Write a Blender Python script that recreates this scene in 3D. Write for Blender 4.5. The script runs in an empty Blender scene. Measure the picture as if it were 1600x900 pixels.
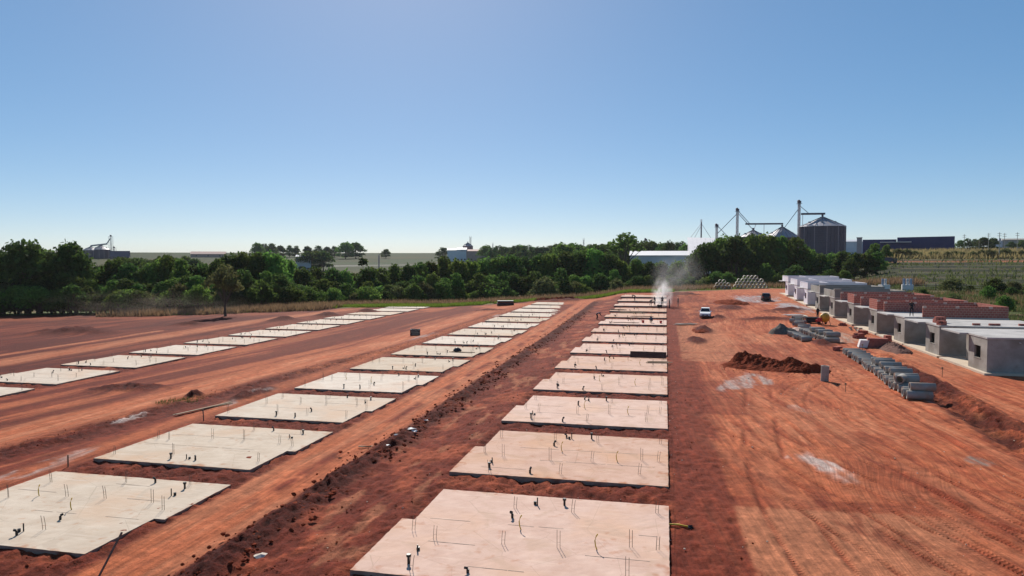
import bpy, bmesh, math, random
import numpy as np
from mathutils import Vector, Matrix
R = math.radians
rng = np.random.default_rng(7)
random.seed(11)
sc = bpy.context.scene
C = sc.collection

# ------------------------------------------------------------------ camera, sky, sun, exposure
cam_d = bpy.data.cameras.new('camera'); cam = bpy.data.objects.new('camera', cam_d); C.objects.link(cam)
cam.location = (0, 0, 9.5)
cam.rotation_euler = (R(90 - 2.469), 0, R(12.417))
cam_d.sensor_width = 36; cam_d.lens = 36 * 1090 / 1600
cam_d.clip_start = .1; cam_d.clip_end = 12000
sc.camera = cam
SUN_EL, SUN_AZ = 36.0, -22.0            # azimuth measured from +y towards +x
w = bpy.data.worlds.new('World'); sc.world = w; w.use_nodes = True
nt = w.node_tree; bg = nt.nodes['Background']
sky = nt.nodes.new('ShaderNodeTexSky'); sky.sky_type = 'NISHITA'; sky.sun_disc = False
sky.sun_elevation = R(SUN_EL); sky.sun_rotation = R(SUN_AZ)
sky.altitude = 2000; sky.air_density = 0.8; sky.dust_density = 1.1; sky.ozone_density = 3.5
hsv = nt.nodes.new('ShaderNodeHueSaturation'); hsv.inputs['Saturation'].default_value = 1.55; hsv.inputs['Hue'].default_value = .498; hsv.inputs['Value'].default_value = 1.07
gam = nt.nodes.new('ShaderNodeGamma'); gam.inputs['Gamma'].default_value = 0.55
nt.links.new(sky.outputs[0], gam.inputs[0]); nt.links.new(gam.outputs[0], hsv.inputs['Color']); nt.links.new(hsv.outputs[0], bg.inputs[0]); bg.inputs[1].default_value = 0.15
sun_d = bpy.data.lights.new('sun', 'SUN'); sun_d.energy = 4.2; sun_d.angle = R(.53); sun_d.color = (1, .94, .86)
sun = bpy.data.objects.new('sun', sun_d); C.objects.link(sun)
dirv = Vector((math.sin(R(SUN_AZ)) * math.cos(R(SUN_EL)), math.cos(R(SUN_AZ)) * math.cos(R(SUN_EL)), math.sin(R(SUN_EL))))
sun.rotation_euler = dirv.to_track_quat('Z', 'Y').to_euler(); sun.location = (0, 0, 300)
sc.view_settings.view_transform = 'Standard'; sc.view_settings.look = 'None'
sc.view_settings.gamma = 1; sc.view_settings.exposure = 0.56
sc.cycles.use_denoising = True
sc.cycles.max_bounces = 6; sc.cycles.diffuse_bounces = 3; sc.cycles.transparent_max_bounces = 8; sc.cycles.volume_bounces = 1

# ------------------------------------------------------------------ materials
def mat(name, col, rough=.85, var=.15, scale=2.0, bump=0.0, bscale=8.0, bdist=.02, metal=0, spec=.3, stretch=None, col2=None, stain=None, stain2=None):
    m = bpy.data.materials.new(name); m.use_nodes = True
    n = m.node_tree.nodes; l = m.node_tree.links; b = n['Principled BSDF']
    b.inputs['Roughness'].default_value = rough; b.inputs['Metallic'].default_value = metal
    b.inputs['Specular IOR Level'].default_value = spec
    tc = n.new('ShaderNodeNewGeometry'); src = tc.outputs['Position']
    if stretch:
        mp = n.new('ShaderNodeMapping'); mp.inputs['Scale'].default_value = stretch; l.new(src, mp.inputs[0]); src = mp.outputs[0]
    nz = n.new('ShaderNodeTexNoise'); nz.inputs['Scale'].default_value = scale; nz.inputs['Detail'].default_value = 6; nz.inputs['Roughness'].default_value = .65
    l.new(src, nz.inputs['Vector'])
    cr = n.new('ShaderNodeValToRGB'); cr.color_ramp.elements[0].position = .3; cr.color_ramp.elements[1].position = .72
    c2 = col2 or tuple(min(1, c * (1 + var)) for c in col)
    cr.color_ramp.elements[0].color = (*[c * (1 - var) for c in col], 1); cr.color_ramp.elements[1].color = (*c2, 1)
    l.new(nz.outputs[0], cr.inputs[0]); out = cr.outputs[0]
    if stain:
        n2 = n.new('ShaderNodeTexNoise'); n2.inputs['Scale'].default_value = stain[1]; n2.inputs['Detail'].default_value = 5; l.new(tc.outputs['Position'], n2.inputs['Vector'])
        r2 = n.new('ShaderNodeValToRGB'); r2.color_ramp.elements[0].position = .5; r2.color_ramp.elements[1].position = .68
        l.new(n2.outputs[0], r2.inputs[0]); mx = n.new('ShaderNodeMix'); mx.data_type = 'RGBA'
        l.new(r2.outputs[0], mx.inputs[0]); l.new(out, mx.inputs[6]); mx.inputs[7].default_value = (*stain[0], 1); out = mx.outputs[2]
    if stain2:
        n4 = n.new('ShaderNodeTexNoise'); n4.inputs['Scale'].default_value = stain2[1]; n4.inputs['Detail'].default_value = 8; n4.inputs['Roughness'].default_value = .7; l.new(tc.outputs['Position'], n4.inputs['Vector'])
        r4 = n.new('ShaderNodeValToRGB'); r4.color_ramp.elements[0].position = stain2[2]; r4.color_ramp.elements[1].position = stain2[2] + .14
        l.new(n4.outputs[0], r4.inputs[0]); mx4 = n.new('ShaderNodeMix'); mx4.data_type = 'RGBA'
        l.new(r4.outputs[0], mx4.inputs[0]); l.new(out, mx4.inputs[6]); mx4.inputs[7].default_value = (*stain2[0], 1); out = mx4.outputs[2]
    l.new(out, b.inputs['Base Color'])
    if bump:
        n3 = n.new('ShaderNodeTexNoise'); n3.inputs['Scale'].default_value = bscale; n3.inputs['Detail'].default_value = 5; l.new(src, n3.inputs['Vector'])
        bp = n.new('ShaderNodeBump'); bp.inputs['Strength'].default_value = bump; bp.inputs['Distance'].default_value = bdist
        l.new(n3.outputs[0], bp.inputs['Height']); l.new(bp.outputs[0], b.inputs['Normal'])
    return m
def leafmat(name, col, var=.55, trans=.48):
    m = bpy.data.materials.new(name); m.use_nodes = True
    n = m.node_tree.nodes; l = m.node_tree.links; b = n['Principled BSDF']
    b.inputs['Roughness'].default_value = .8; b.inputs['Specular IOR Level'].default_value = .06
    g = n.new('ShaderNodeNewGeometry'); oi = n.new('ShaderNodeObjectInfo')
    hs = n.new('ShaderNodeHueSaturation'); hs.inputs['Color'].default_value = (*col, 1)
    ad = n.new('ShaderNodeMath'); ad.operation = 'ADD'; l.new(g.outputs['Random Per Island'], ad.inputs[0]); l.new(oi.outputs['Random'], ad.inputs[1])
    mr = n.new('ShaderNodeMapRange'); mr.inputs['From Max'].default_value = 2; mr.inputs['To Min'].default_value = 1 - var; mr.inputs['To Max'].default_value = 1 + var
    l.new(ad.outputs[0], mr.inputs[0]); l.new(mr.outputs[0], hs.inputs['Value'])
    mh = n.new('ShaderNodeMapRange'); mh.inputs['To Min'].default_value = .465; mh.inputs['To Max'].default_value = .525
    l.new(oi.outputs['Random'], mh.inputs[0]); l.new(mh.outputs[0], hs.inputs['Hue'])
    l.new(hs.outputs[0], b.inputs['Base Color'])
    t = n.new('ShaderNodeBsdfTranslucent'); l.new(hs.outputs[0], t.inputs[0])
    mx = n.new('ShaderNodeMixShader'); mx.inputs[0].default_value = trans
    l.new(b.outputs[0], mx.inputs[1]); l.new(t.outputs[0], mx.inputs[2]); l.new(mx.outputs[0], n['Material Output'].inputs[0])
    return m
M = {}
M['slab_pink'] = mat('slab_concrete_dusty', (.57, .37, .285), .85, .10, .9, .25, 30, .006, spec=.12, col2=(.65, .46, .37), stain=((.60, .385, .275), .28), stain2=((.53, .32, .22), 1.7, .62))
M['slab_grey'] = mat('slab_concrete_pale', (.55, .445, .345), .85, .10, .9, .25, 30, .006, spec=.12, col2=(.62, .525, .425), stain=((.56, .41, .30), .25), stain2=((.49, .34, .24), 1.5, .61))
def slabmat(key, base_, hi_, damp, dirtc):
    m = M[key]; n = m.node_tree.nodes; l = m.node_tree.links; b = n['Principled BSDF']; src = b.inputs['Base Color'].links[0].from_socket
    g = n.new('ShaderNodeNewGeometry')
    def mixcol(fac, a, colr):
        q = n.new('ShaderNodeMix'); q.data_type = 'RGBA'; l.new(fac, q.inputs[0]); l.new(a, q.inputs[6]); q.inputs[7].default_value = (*colr, 1); return q.outputs[2]
    def noise(sc_, det, dist=0, stretch=None):
        q = n.new('ShaderNodeTexNoise'); q.inputs['Scale'].default_value = sc_; q.inputs['Detail'].default_value = det; q.inputs['Distortion'].default_value = dist; v = g.outputs['Position']
        if stretch: mp = n.new('ShaderNodeMapping'); mp.inputs['Scale'].default_value = stretch; l.new(v, mp.inputs[0]); v = mp.outputs[0]
        l.new(v, q.inputs['Vector']); return q.outputs[0]
    def ramp(f, a, c, v0=0., v1=1.):
        q = n.new('ShaderNodeMapRange'); q.inputs['From Min'].default_value = a; q.inputs['From Max'].default_value = c; q.inputs['To Min'].default_value = v0; q.inputs['To Max'].default_value = v1; l.new(f, q.inputs[0]); return q.outputs[0]
    out = mixcol(ramp(noise(.55, 4, 1.2), .56, .66, 0, .7), src, damp)
    out = mixcol(ramp(noise(1.0, 6, .3, (.7, 5, 1)), .55, .8, 0, .55), out, tuple(c * 1.12 for c in hi_))
    vo = n.new('ShaderNodeTexVoronoi'); vo.feature = 'DISTANCE_TO_EDGE'; vo.inputs['Scale'].default_value = .42; l.new(g.outputs['Position'], vo.inputs['Vector'])
    out = mixcol(ramp(vo.outputs[0], .006, .0, 0, .5), out, tuple(c * .6 for c in base_))
    at2 = n.new('ShaderNodeAttribute'); at2.attribute_name = 'dirt'; ad = n.new('ShaderNodeMath'); ad.operation = 'ADD'; l.new(at2.outputs['Fac'], ad.inputs[0]); l.new(ramp(noise(2.3, 8), .3, .7, -.5, .5), ad.inputs[1])
    out = mixcol(ramp(ad.outputs[0], .42, 1.05, 0, .8), out, dirtc)
    oi = n.new('ShaderNodeObjectInfo'); hv = n.new('ShaderNodeHueSaturation'); l.new(out, hv.inputs['Color']); l.new(ramp(oi.outputs['Random'], 0, 1, .90, 1.09), hv.inputs['Value']); l.new(ramp(oi.outputs['Random'], 0, 1, 1.25, .92), hv.inputs['Saturation'])
    l.new(hv.outputs[0], b.inputs['Base Color'])
slabmat('slab_pink', (.57, .385, .285), (.64, .48, .38), (.50, .335, .245), (.40, .16, .085)); slabmat('slab_grey', (.55, .445, .345), (.62, .54, .45), (.49, .40, .315), (.40, .175, .095))
M['slab_edge'] = mat('slab_edge_concrete', (.34, .23, .175), .9, .25, 2, spec=.1, stain=((.2, .07, .04), 1.2))
M['joint'] = mat('joint_saw_cut', (.36, .27, .21), .9, .1)
M['rebar'] = mat('rebar_steel', (.13, .10, .08), .7, .2, 6, metal=.2)
M['black'] = mat('black_plastic', (.015, .015, .016), .45, .2, 4)
M['yellow'] = mat('yellow_conduit', (.55, .36, .02), .5, .1)
M['plaster'] = mat('grey_render', (.30, .27, .235), .9, .2, .9, .3, 14, .01, col2=(.38, .35, .31), stain=((.22, .19, .16), .6), stain2=((.20, .165, .135), 1.6, .6), spec=.15)
M['parapet_grey'] = mat('dark_grey_render', (.20, .19, .175), .9, .2, .8, .3, 14, .01)
M['white'] = mat('white_house_paint', (.72, .67, .69), .75, .05, .7, stain=((.58, .53, .58), .5))
M['roof_conc'] = mat('roof_concrete', (.46, .43, .40), .85, .16, .8, .3, 12, .01, stain=((.33, .31, .29), .7), stain2=((.27, .25, .23), 2.2, .6), spec=.15)
M['cream'] = mat('pale_footing_concrete', (.54, .44, .33), .85, .1, .8)
M['brick'] = mat('red_hollow_brick', (.36, .125, .095), .9, .25, 2.5, .3, 20, .01, spec=.1)
M['mortar'] = mat('mortar', (.50, .36, .30), .95, .15, 5)
M['pipe'] = mat('concrete_pipe', (.31, .285, .25), .8, .18, 2.2, .2, 20, .01, stain=((.33, .22, .16), 1.4))
M['pipe_pale'] = mat('pale_concrete_pipe', (.40, .365, .30), .85, .15, 2)
M['glass'] = mat('dark_glass', (.012, .015, .018), .08, .1, spec=.5)
M['frame'] = mat('dark_window_frame', (.03, .03, .035), .5, .1)
M['wood'] = mat('rough_timber', (.26, .17, .10), .85, .25, 3, .3, 12, .01, stretch=(1, 6, 6))
M['formwork'] = mat('brown_formwork', (.115, .045, .028), .8, .25, 2, .3, 12, .01)
M['soil'] = mat('loose_red_soil', (.16, .027, .012), 1, .35, 1.1, .9, 5, .12, spec=.05, col2=(.28, .062, .027))
M['gravel'] = mat('grey_aggregate', (.14, .12, .10), .95, .3, 9, .8, 25, .05, spec=.1)
M['rubble'] = mat('brick_rubble', (.17, .09, .07), .95, .4, 6, .6, 12, .05, spec=.1)
M['galv'] = mat('galvanised_steel', (.30, .29, .31), .55, .10, .4, metal=.3)
M['galv_wall'] = mat('silo_corrugated_wall', (.13, .095, .115), .7, .12, .3, metal=.1)
M['pinksteel'] = mat('faded_painted_steel', (.45, .33, .34), .6, .1, 1)
M['navy'] = mat('navy_cladding', (.032, .034, .11), .6, .15, .15)
M['palegrey'] = mat('pale_grey_cladding', (.55, .55, .57), .6, .08, .3)
M['cladding_white'] = mat('white_cladding', (.74, .70, .68), .6, .06, .3)
M['tile_roof'] = mat('faded_clay_roof', (.48, .30, .24), .8, .15, .6)
M['bark'] = mat('bark', (.10, .075, .05), .9, .3, 4, .5, 14, .03, stretch=(1, 1, .3))
M['carwhite'] = mat('white_car_paint', (.74, .73, .72), .45, .02, spec=.3)
M['cardark'] = mat('black_car_paint', (.012, .012, .014), .3, .02, spec=.5)
M['tyre'] = mat('tyre_rubber', (.02, .02, .02), .9, .1)
M['rim'] = mat('wheel_rim', (.35, .35, .36), .4, .05, metal=.6)
M['lamp'] = mat('lamp_lens', (.6, .6, .58), .1, .02, spec=.6)
M['redlamp'] = mat('rear_lamp_lens', (.3, .02, .015), .2, .02)
M['skin'] = mat('skin', (.22, .11, .07), .6, .1)
M['mixer_yellow'] = mat('mixer_yellow_paint', (.62, .34, .03), .55, .2, 3, stain=((.35, .2, .08), 2))
M['mixer_red'] = mat('red_paint', (.42, .03, .03), .5, .1)
M['tub'] = mat('dark_blue_tub', (.02, .028, .04), .5, .1)
M['plastic_white'] = mat('white_plastic_sheet', (.72, .68, .64), .6, .08, 2)
M['bluesteel'] = mat('blue_drum', (.30, .37, .47), .5, .1)
M['leafA'] = leafmat('leaf_dark', (.060, .100, .022))
M['leafB'] = leafmat('leaf_mid', (.086, .142, .028))
M['leafC'] = leafmat('leaf_bright', (.12, .20, .036))
M['leafD'] = leafmat('leaf_dry', (.115, .125, .045))
M['grass_green'] = leafmat('grass_green', (.16, .25, .035), .4, .4)
M['grass_dry'] = leafmat('grass_dry', (.27, .19, .095), .4, .4)
M['grass_dull'] = leafmat('grass_dull', (.105, .12, .04), .45, .4)

# ------------------------------------------------------------------ helpers
def tag(o, label=None, cat=None, group=None, kind=None):
    if label: o['label'] = label
    if cat: o['category'] = cat
    if group: o['group'] = group
    if kind: o['kind'] = kind
    elif cat: o['kind'] = 'thing'
    return o
def empty(name, loc, rz=0, label=None, cat=None, group=None):
    o = bpy.data.objects.new(name, None); C.objects.link(o); o.location = loc; o.rotation_euler = (0, 0, rz)
    o.empty_display_size = .3
    return tag(o, label, cat, group)
def link(name, me, parent=None, loc=(0, 0, 0), rot=(0, 0, 0), scale=(1, 1, 1)):
    o = bpy.data.objects.new(name, me); C.objects.link(o); o.location = loc; o.rotation_euler = rot; o.scale = scale
    if parent: o.parent = parent
    return o
class MB:
    def __init__(s): s.v = []; s.f = []; s.mi = []; s.cur = 0
    def add(s, vs, fs):
        k = len(s.v); s.v += [tuple(p) for p in vs]; s.f += [tuple(k + i for i in f) for f in fs]; s.mi += [s.cur] * len(fs); return s
    def box(s, x0, x1, y0, y1, z0, z1):
        return s.add([(x0, y0, z0), (x1, y0, z0), (x1, y1, z0), (x0, y1, z0), (x0, y0, z1), (x1, y0, z1), (x1, y1, z1), (x0, y1, z1)],
                     [(0, 3, 2, 1), (4, 5, 6, 7), (0, 1, 5, 4), (1, 2, 6, 5), (2, 3, 7, 6), (3, 0, 4, 7)])
    def prism(s, poly, z0, z1):
        n = len(poly)
        return s.add([(x, y, z0) for x, y in poly] + [(x, y, z1) for x, y in poly],
                     [tuple(range(n - 1, -1, -1)), tuple(range(n, 2 * n))] + [(i, (i + 1) % n, n + (i + 1) % n, n + i) for i in range(n)])
    def tube(s, pts, r, n=6, cap=True):
        pts = [Vector(p) for p in pts]; rs = r if isinstance(r, (list, tuple)) else [r] * len(pts)
        vs = []; fs = []
        for i, p in enumerate(pts):
            d = (pts[min(i + 1, len(pts) - 1)] - pts[max(i - 1, 0)]).normalized()
            a = d.orthogonal().normalized() if abs(d.z) > .95 else d.cross(Vector((0, 0, 1))).normalized()
            b = d.cross(a)
            for k in range(n):
                t = 2 * math.pi * k / n; vs.append(p + (a * math.cos(t) + b * math.sin(t)) * rs[i])
        for i in range(len(pts) - 1):
            for k in range(n):
                k2 = (k + 1) % n; fs.append((i * n + k, i * n + k2, (i + 1) * n + k2, (i + 1) * n + k))
        if cap: fs += [tuple(range(n - 1, -1, -1)), tuple(range((len(pts) - 1) * n, len(pts) * n))]
        return s.add(vs, fs)
    def lathe(s, prof, n=24, c=(0, 0, 0)):
        vs = []; fs = []
        for r, z in prof:
            for k in range(n):
                t = 2 * math.pi * k / n; vs.append((c[0] + r * math.cos(t), c[1] + r * math.sin(t), c[2] + z))
        for i in range(len(prof) - 1):
            for k in range(n):
                k2 = (k + 1) % n; fs.append((i * n + k, i * n + k2, (i + 1) * n + k2, (i + 1) * n + k))
        return s.add(vs, fs)
    def mesh(s, name, *mats, smooth=False):
        me = bpy.data.meshes.new(name); me.from_pydata(s.v, [], s.f)
        for m in mats: me.materials.append(M[m] if isinstance(m, str) else m)
        if len(mats) > 1: me.polygons.foreach_set('material_index', s.mi)
        if smooth: me.polygons.foreach_set('use_smooth', [True] * len(s.f))
        me.update(); return me
    def build(s, name, m, parent=None, loc=(0, 0, 0), rot=(0, 0, 0), smooth=False):
        return link(name, s.mesh(name, *(m if isinstance(m, tuple) else (m,)), smooth=smooth), parent, loc, rot)
def copy_tree(o, parent=None):
    c = o.copy(); C.objects.link(c); c.parent = parent
    for ch in o.children: copy_tree(ch, c)
    return c

# ------------------------------------------------------------------ noise and terrain
def vnoise(x, y, seed=0):
    xi = np.floor(x).astype(np.int64); yi = np.floor(y).astype(np.int64); fx = x - xi; fy = y - yi
    fx = fx * fx * (3 - 2 * fx); fy = fy * fy * (3 - 2 * fy)
    def h(a, b):
        n = (a * 374761393 + b * 668265263 + seed * 974711) & 0xffffffff
        n = ((n ^ (n >> 13)) * 1274126177) & 0xffffffff
        return ((n ^ (n >> 16)) & 0xffff) / 65535.0
    a = h(xi, yi); b = h(xi + 1, yi); c = h(xi, yi + 1); d = h(xi + 1, yi + 1)
    return a + (b - a) * fx + (c - a) * fy + (a - b - c + d) * fx * fy
def fbm(x, y, seed=0, o=4, g=.5):
    s = 0; a = 1; t = 0
    for i in range(o):
        s = s + a * vnoise(x, y, seed + i * 17); t += a; a *= g; x = x * 2.03 + 3.1; y = y * 2.03 + 7.7
    return s / t
def sst(a, b, x):
    t = np.clip((x - a) / (b - a), 0, 1); return t * t * (3 - 2 * t)
def yb(x): return np.interp(x, [-300, -152, -104, -80, -40, -6, 26, 60, 200], [112, 133, 138, 150, 159, 168, 184, 172, 150])
def base_z(x, y):
    """smooth lie of the land: three terraced pads, the street, the house row, the valley and the rise behind"""
    x = np.asarray(x, float); y = np.asarray(y, float)
    bx = np.interp(x, [-400, -160, -110, -66, -52.5, -49, -31, -18.9, -15.6, -10.5, -9.7, .6, 12, 22, 36, 60, 400],
                   [-6, -4.2, -3.2, -2.13, -2.13, -1.95, -.98, -.93, -.85, -.22, -.13, -.13, .1, .44, .46, 1.0, 1.5])
    z = bx + 1.17 * np.clip((y - 85) / 64, 0, 1.1) ** 1.7 * np.interp(x, [-60, -40, -24, -8], [0, 0, .15, 1])
    d = np.hypot(x, y); t = y - yb(x)
    Rr = sst(.17, .30, x / np.maximum(y, 1)) * (x > 20)
    left = -4.0 * sst(3, 55, t) + .031 * np.clip(d - 290, 0, 900)
    tz = np.clip(d - 170, 0, 280)
    stepz = (tz / 22.0 - np.floor(tz / 22.0)); terr = (np.floor(tz / 22.0) + sst(.72, 1.0, stepz)) * 22.0
    right = .04 * (.35 * tz + .65 * terr) + .004 * np.clip(d - 450, 0, 900)
    return z + (1 - Rr) * left * (t > 0) + Rr * right
def gz(x, y): return float(base_z(x, y))

ROWC = (-9.3, [19.3 + 10 * k for k in range(14)])
ROWB = (-28.7, [20.1 + 9.95 * k for k in range(14)])
ROWA = (-63.6, [42.8 + 9.85 * k for k in range(12)])
MOUNDS = [  # x, y, rx, ry, h : low banks of loose soil that belong to the ground
    (-24, 161.5, 7, 2.2, .9), (-34.6, 136, 4, 1.5, .5), (3.2, 157, 6, 2.5, .7), (11, 127, 2.5, 5, .55), (4.8, 93, 1.4, 5, .6), (3.6, 82.5, 1.3, 4, .55),
    (15, 108, 5, 1.8, .5), (-45, 51, 4.5, 1.6, .45), (-66, 128, 3, 3, .9), (-62, 139, 3, 2, .8), (-70, 118, 3, 4, .7), (-95, 96, 9, 3.5, 1.1), (-104, 84, 7, 3, 1.0),
    (-35.5, 47, .8, .8, .5), (-30.9, 47.5, 1.0, 3.6, .28), (18.6, 58, 1.0, 9, .35), (20, 122, 4, 2, .5), (8, 111, 1.2, 2.5, .5), (16.5, 80, 1.2, 3, .4), (-84, 110, 4, 1.5, .7)]
def scurve(p):
    ys = np.array([q[0] for q in p], float); xs = np.array([q[1] for q in p], float); co = np.polyfit(ys, xs, min(3, len(p) - 1))
    return lambda y: np.polyval(co, y)
def track(x, y, fx, w_, gauge=1.7):
    xc = fx(y); return np.maximum(np.exp(-((x - xc - gauge / 2) / w_) ** 2), np.exp(-((x - xc + gauge / 2) / w_) ** 2))
# wheel tracks as x(y), with the span of y they cover and their strength
def curve(p): return lambda y: np.interp(y, [q[0] for q in p], [q[1] for q in p])
TR = [([(14, 15.5), (24, 11), (34, 7), (44, 4.4), (52, 3.2)], 14, 50), ([(14, 13), (24, 9.4), (34, 6.2), (42, 3)], 12, 42), ([(14, 10), (22, 8), (30, 5), (36, 2.8)], 12, 36),
      ([(14, 18), (24, 14.5), (36, 12), (50, 11.5), (70, 13)], 12, 74), ([(14, 16), (26, 12.6), (40, 10), (56, 9.4)], 12, 56), ([(16, 20), (30, 16.5), (46, 14.6), (66, 14.6), (90, 12)], 14, 95),
      ([(40, 13.5), (60, 13), (85, 11), (120, 7)], 38, 140), ([(40, 12), (66, 12.6), (90, 10), (120, 9), (160, 10)], 50, 165), ([(70, 12), (100, 9), (140, 11), (175, 16)], 70, 178),
      ([(14, 6.5), (24, 5.2), (34, 4.2), (50, 6.6), (60, 7)], 14, 58), ([(30, 18), (44, 18.8), (60, 20.4), (80, 20.6), (110, 20)], 24, 112), ([(30, 20), (50, 20.6), (70, 21.8), (100, 21.6)], 24, 104),
      ([(20, 16), (30, 9), (38, 5), (44, 3)], 18, 44), ([(16, 12), (26, 11), (36, 8.5), (46, 8), (58, 12)], 12, 60), ([(60, 4), (72, 6), (84, 10), (96, 15)], 58, 98), ([(100, 6), (115, 12), (130, 16), (150, 17)], 96, 150), ([(26, 14), (36, 9.5), (48, 6.5), (60, 4)], 22, 62)]
TR = [(scurve(p), a, b) for p, a, b in TR]
def haul(y): return np.interp(y, [10, 36, 60, 80, 130, 152], [-42, -39.6, -37, -34.4, -35, -34])
def lefttr(y): return np.interp(y, [20, 63, 83, 116, 150], [-76, -72, -73, -74, -70])

NC, th0, th1 = 820, R(-64), R(50)
rr = [5.0]
while rr[-1] < 3400:
    r = rr[-1]; rr.append(r * (1.012 if r < 16 else 1.0040 if r < 60 else 1.0048 if r < 175 else 1.012 if r < 320 else 1.03))
rr = np.array(rr); th = np.linspace(th0, th1, NC)
RRg, TH = np.meshgrid(rr, th, indexing='ij')
X = (RRg * np.sin(TH)).ravel(); Y = (RRg * np.cos(TH)).ravel(); NR = len(rr)
D = np.hypot(X, Y); T = Y - yb(X)
Z = base_z(X, Y)
nA = fbm(X / 5, Y / 11, 1); nB = fbm(X / 1.3, Y / 2.2, 5); nC = fbm(X / .35, Y / .45, 9, 3); nD = fbm(X / 22, Y / 30, 13); nE = fbm(X / .5, Y / 5, 21, 4)
f_a = scurve([(14, 14), (24, 10.2), (34, 6.6), (44, 5.0), (60, 6.0), (90, 7), (140, 8)]); f_b = scurve([(14, 17), (24, 14), (36, 12), (50, 11.6), (70, 12.5), (110, 10), (150, 11)])
wob_ = 1.2 * (fbm(X / 9, Y / 14, 33, 2) - .5)
nF = fbm((X - f_b(np.minimum(Y, 150)) + wob_) / .27, Y / 13, 31, 5, .62); nG = fbm((X - f_a(np.minimum(Y, 140)) + wob_ * 1.5) / .24, Y / 8.5, 37, 5, .62)
nS = fbm(X / 2.2, Y / 2.2, 41, 5, .6)
def C3(*c): return np.array(c, float)
DARK, RED, MID, ORG, PALE, WHT = C3(.078, .0115, .006), C3(.165, .0275, .0125), C3(.290, .064, .027), C3(.415, .114, .046), C3(.48, .180, .088), C3(.50, .40, .35)
def mixc(a, b, t): return a + (b - a) * np.clip(t, 0, 1)[:, None]
one = np.ones_like(X)
col = mixc(np.outer(one, RED), MID, sst(.42, .62, nS) * .8 + .35 * sst(.45, .6, nA))
site = sst(2, -3, T) * (X < 36.5) * (X > -190)
loose = np.zeros_like(X)
# right working yard: compacted orange clay, swept with wheel marks
yard = sst(.4, 2.6, X + 1.2 * (nB - .5)) * sst(38, 34, X)
sel = sst(.42, .58, fbm(X / 11, Y / 20, 44, 2)); st = nG * (1 - sel) + nF * sel
yc = mixc(np.outer(one, MID), ORG, sst(.34, .60, .7 * st + .3 * nS))
yc = mixc(yc, PALE, sst(.56, .72, st) * .55); yc = mixc(yc, RED, sst(.42, .32, st) * .45 * sst(.4, .6, nA)); yc = mixc(yc, MID * .8, sst(.54, .68, nA) * .7)
col = mixc(col, yc, yard)
strip = sst(.2, .5, X) * sst(3.4, 2.4, X + (nB - .5)) * (Y < 165); col = mixc(col, RED, strip * .85); loose = np.maximum(loose, strip * .25)
houseapron = sst(19.2, 21, X + 2 * (nA - .5)) * sst(36, 33, X); col = mixc(col, PALE * .85, houseapron * .55 * sst(.4, .6, nA + .1))
for (x0, x1, y0, y1, cc, a) in [(2.7, 9.5, 14, 27.8, PALE * .9, .8), (2.6, 8.5, 29, 37.6, ORG, .75), (1.6, 7.5, 66.5, 104, PALE * .85, .7), (1.7, 5.5, 44, 56, RED, .6), (1.0, 5.0, 28.5, 36, RED, .35)]:
    wob = .5 * (nB - .5)
    m = sst(x0 - .12, x0 + .12, X + wob * .4) * sst(x1 + 1.5, x1 - 1.5, X + 6 * wob) * sst(y0 - .15, y0 + .15, Y) * sst(y1 + .2, y1 - .2, Y + wob * .5)
    col = mixc(col, cc, m * a * sst(.15, .45, nS))
# between B and C: dusty wheel road, dark berm, dark trampled strip
strx = sst(-15.6, -14.9, X + .5 * (nB - .5)) * sst(-8.8, -9.4, X)
col = mixc(col, mixc(np.outer(one, RED * .95), MID, sst(.48, .66, nS)), strx); loose = np.maximum(loose, strx * .35)
col = mixc(col, PALE * .8, strx * sst(.60, .74, fbm(X / .9, Y / 2.6, 77)) * .6)
road = sst(-19.3, -18.7, X) * sst(-14.9, -15.5, X + .35 * (nB - .5)) * sst(164, 156, Y)
rc = mixc(np.outer(one, ORG), PALE * .9, sst(.42, .65, nE) * .6)
col = mixc(col, rc, road)
mid_strip = np.exp(-((X + 17.0 + .25 * (nA - .5)) / .38) ** 2) * road; col = mixc(col, RED, mid_strip * sst(.35, .55, nB))
berm = np.exp(-((X + 14.35 + .6 * (nA - .5)) / .95) ** 2) * sst(10, 14, Y) * sst(158, 150, Y); col = mixc(col, DARK, np.minimum(1, berm * 1.5) * sst(.2, .5, nB + .08))
Z += berm * (.28 + .5 * (nB - .4)) ; loose = np.maximum(loose, berm)
Z -= road * .06 * np.maximum(np.exp(-((X + 17.9) / .5) ** 2), np.exp(-((X + 16.1) / .5) ** 2))
# gaps between slabs and pads: dark crumbly earth
for (x0, ys) in (ROWC, ROWB, ROWA):
    m = sst(x0 - .6, x0 + .1, X) * sst(x0 + 10.0, x0 + 9.4, X) * sst(ys[0] - 6, ys[0], Y) * sst(ys[-1] + 12, ys[-1] + 9, Y)
    col = mixc(col, mixc(np.outer(one, RED * .85), MID * .9, sst(.5, .7, nS)), m); loose = np.maximum(loose, m * .55); Z += m * .10 * (nB - .5)
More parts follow.
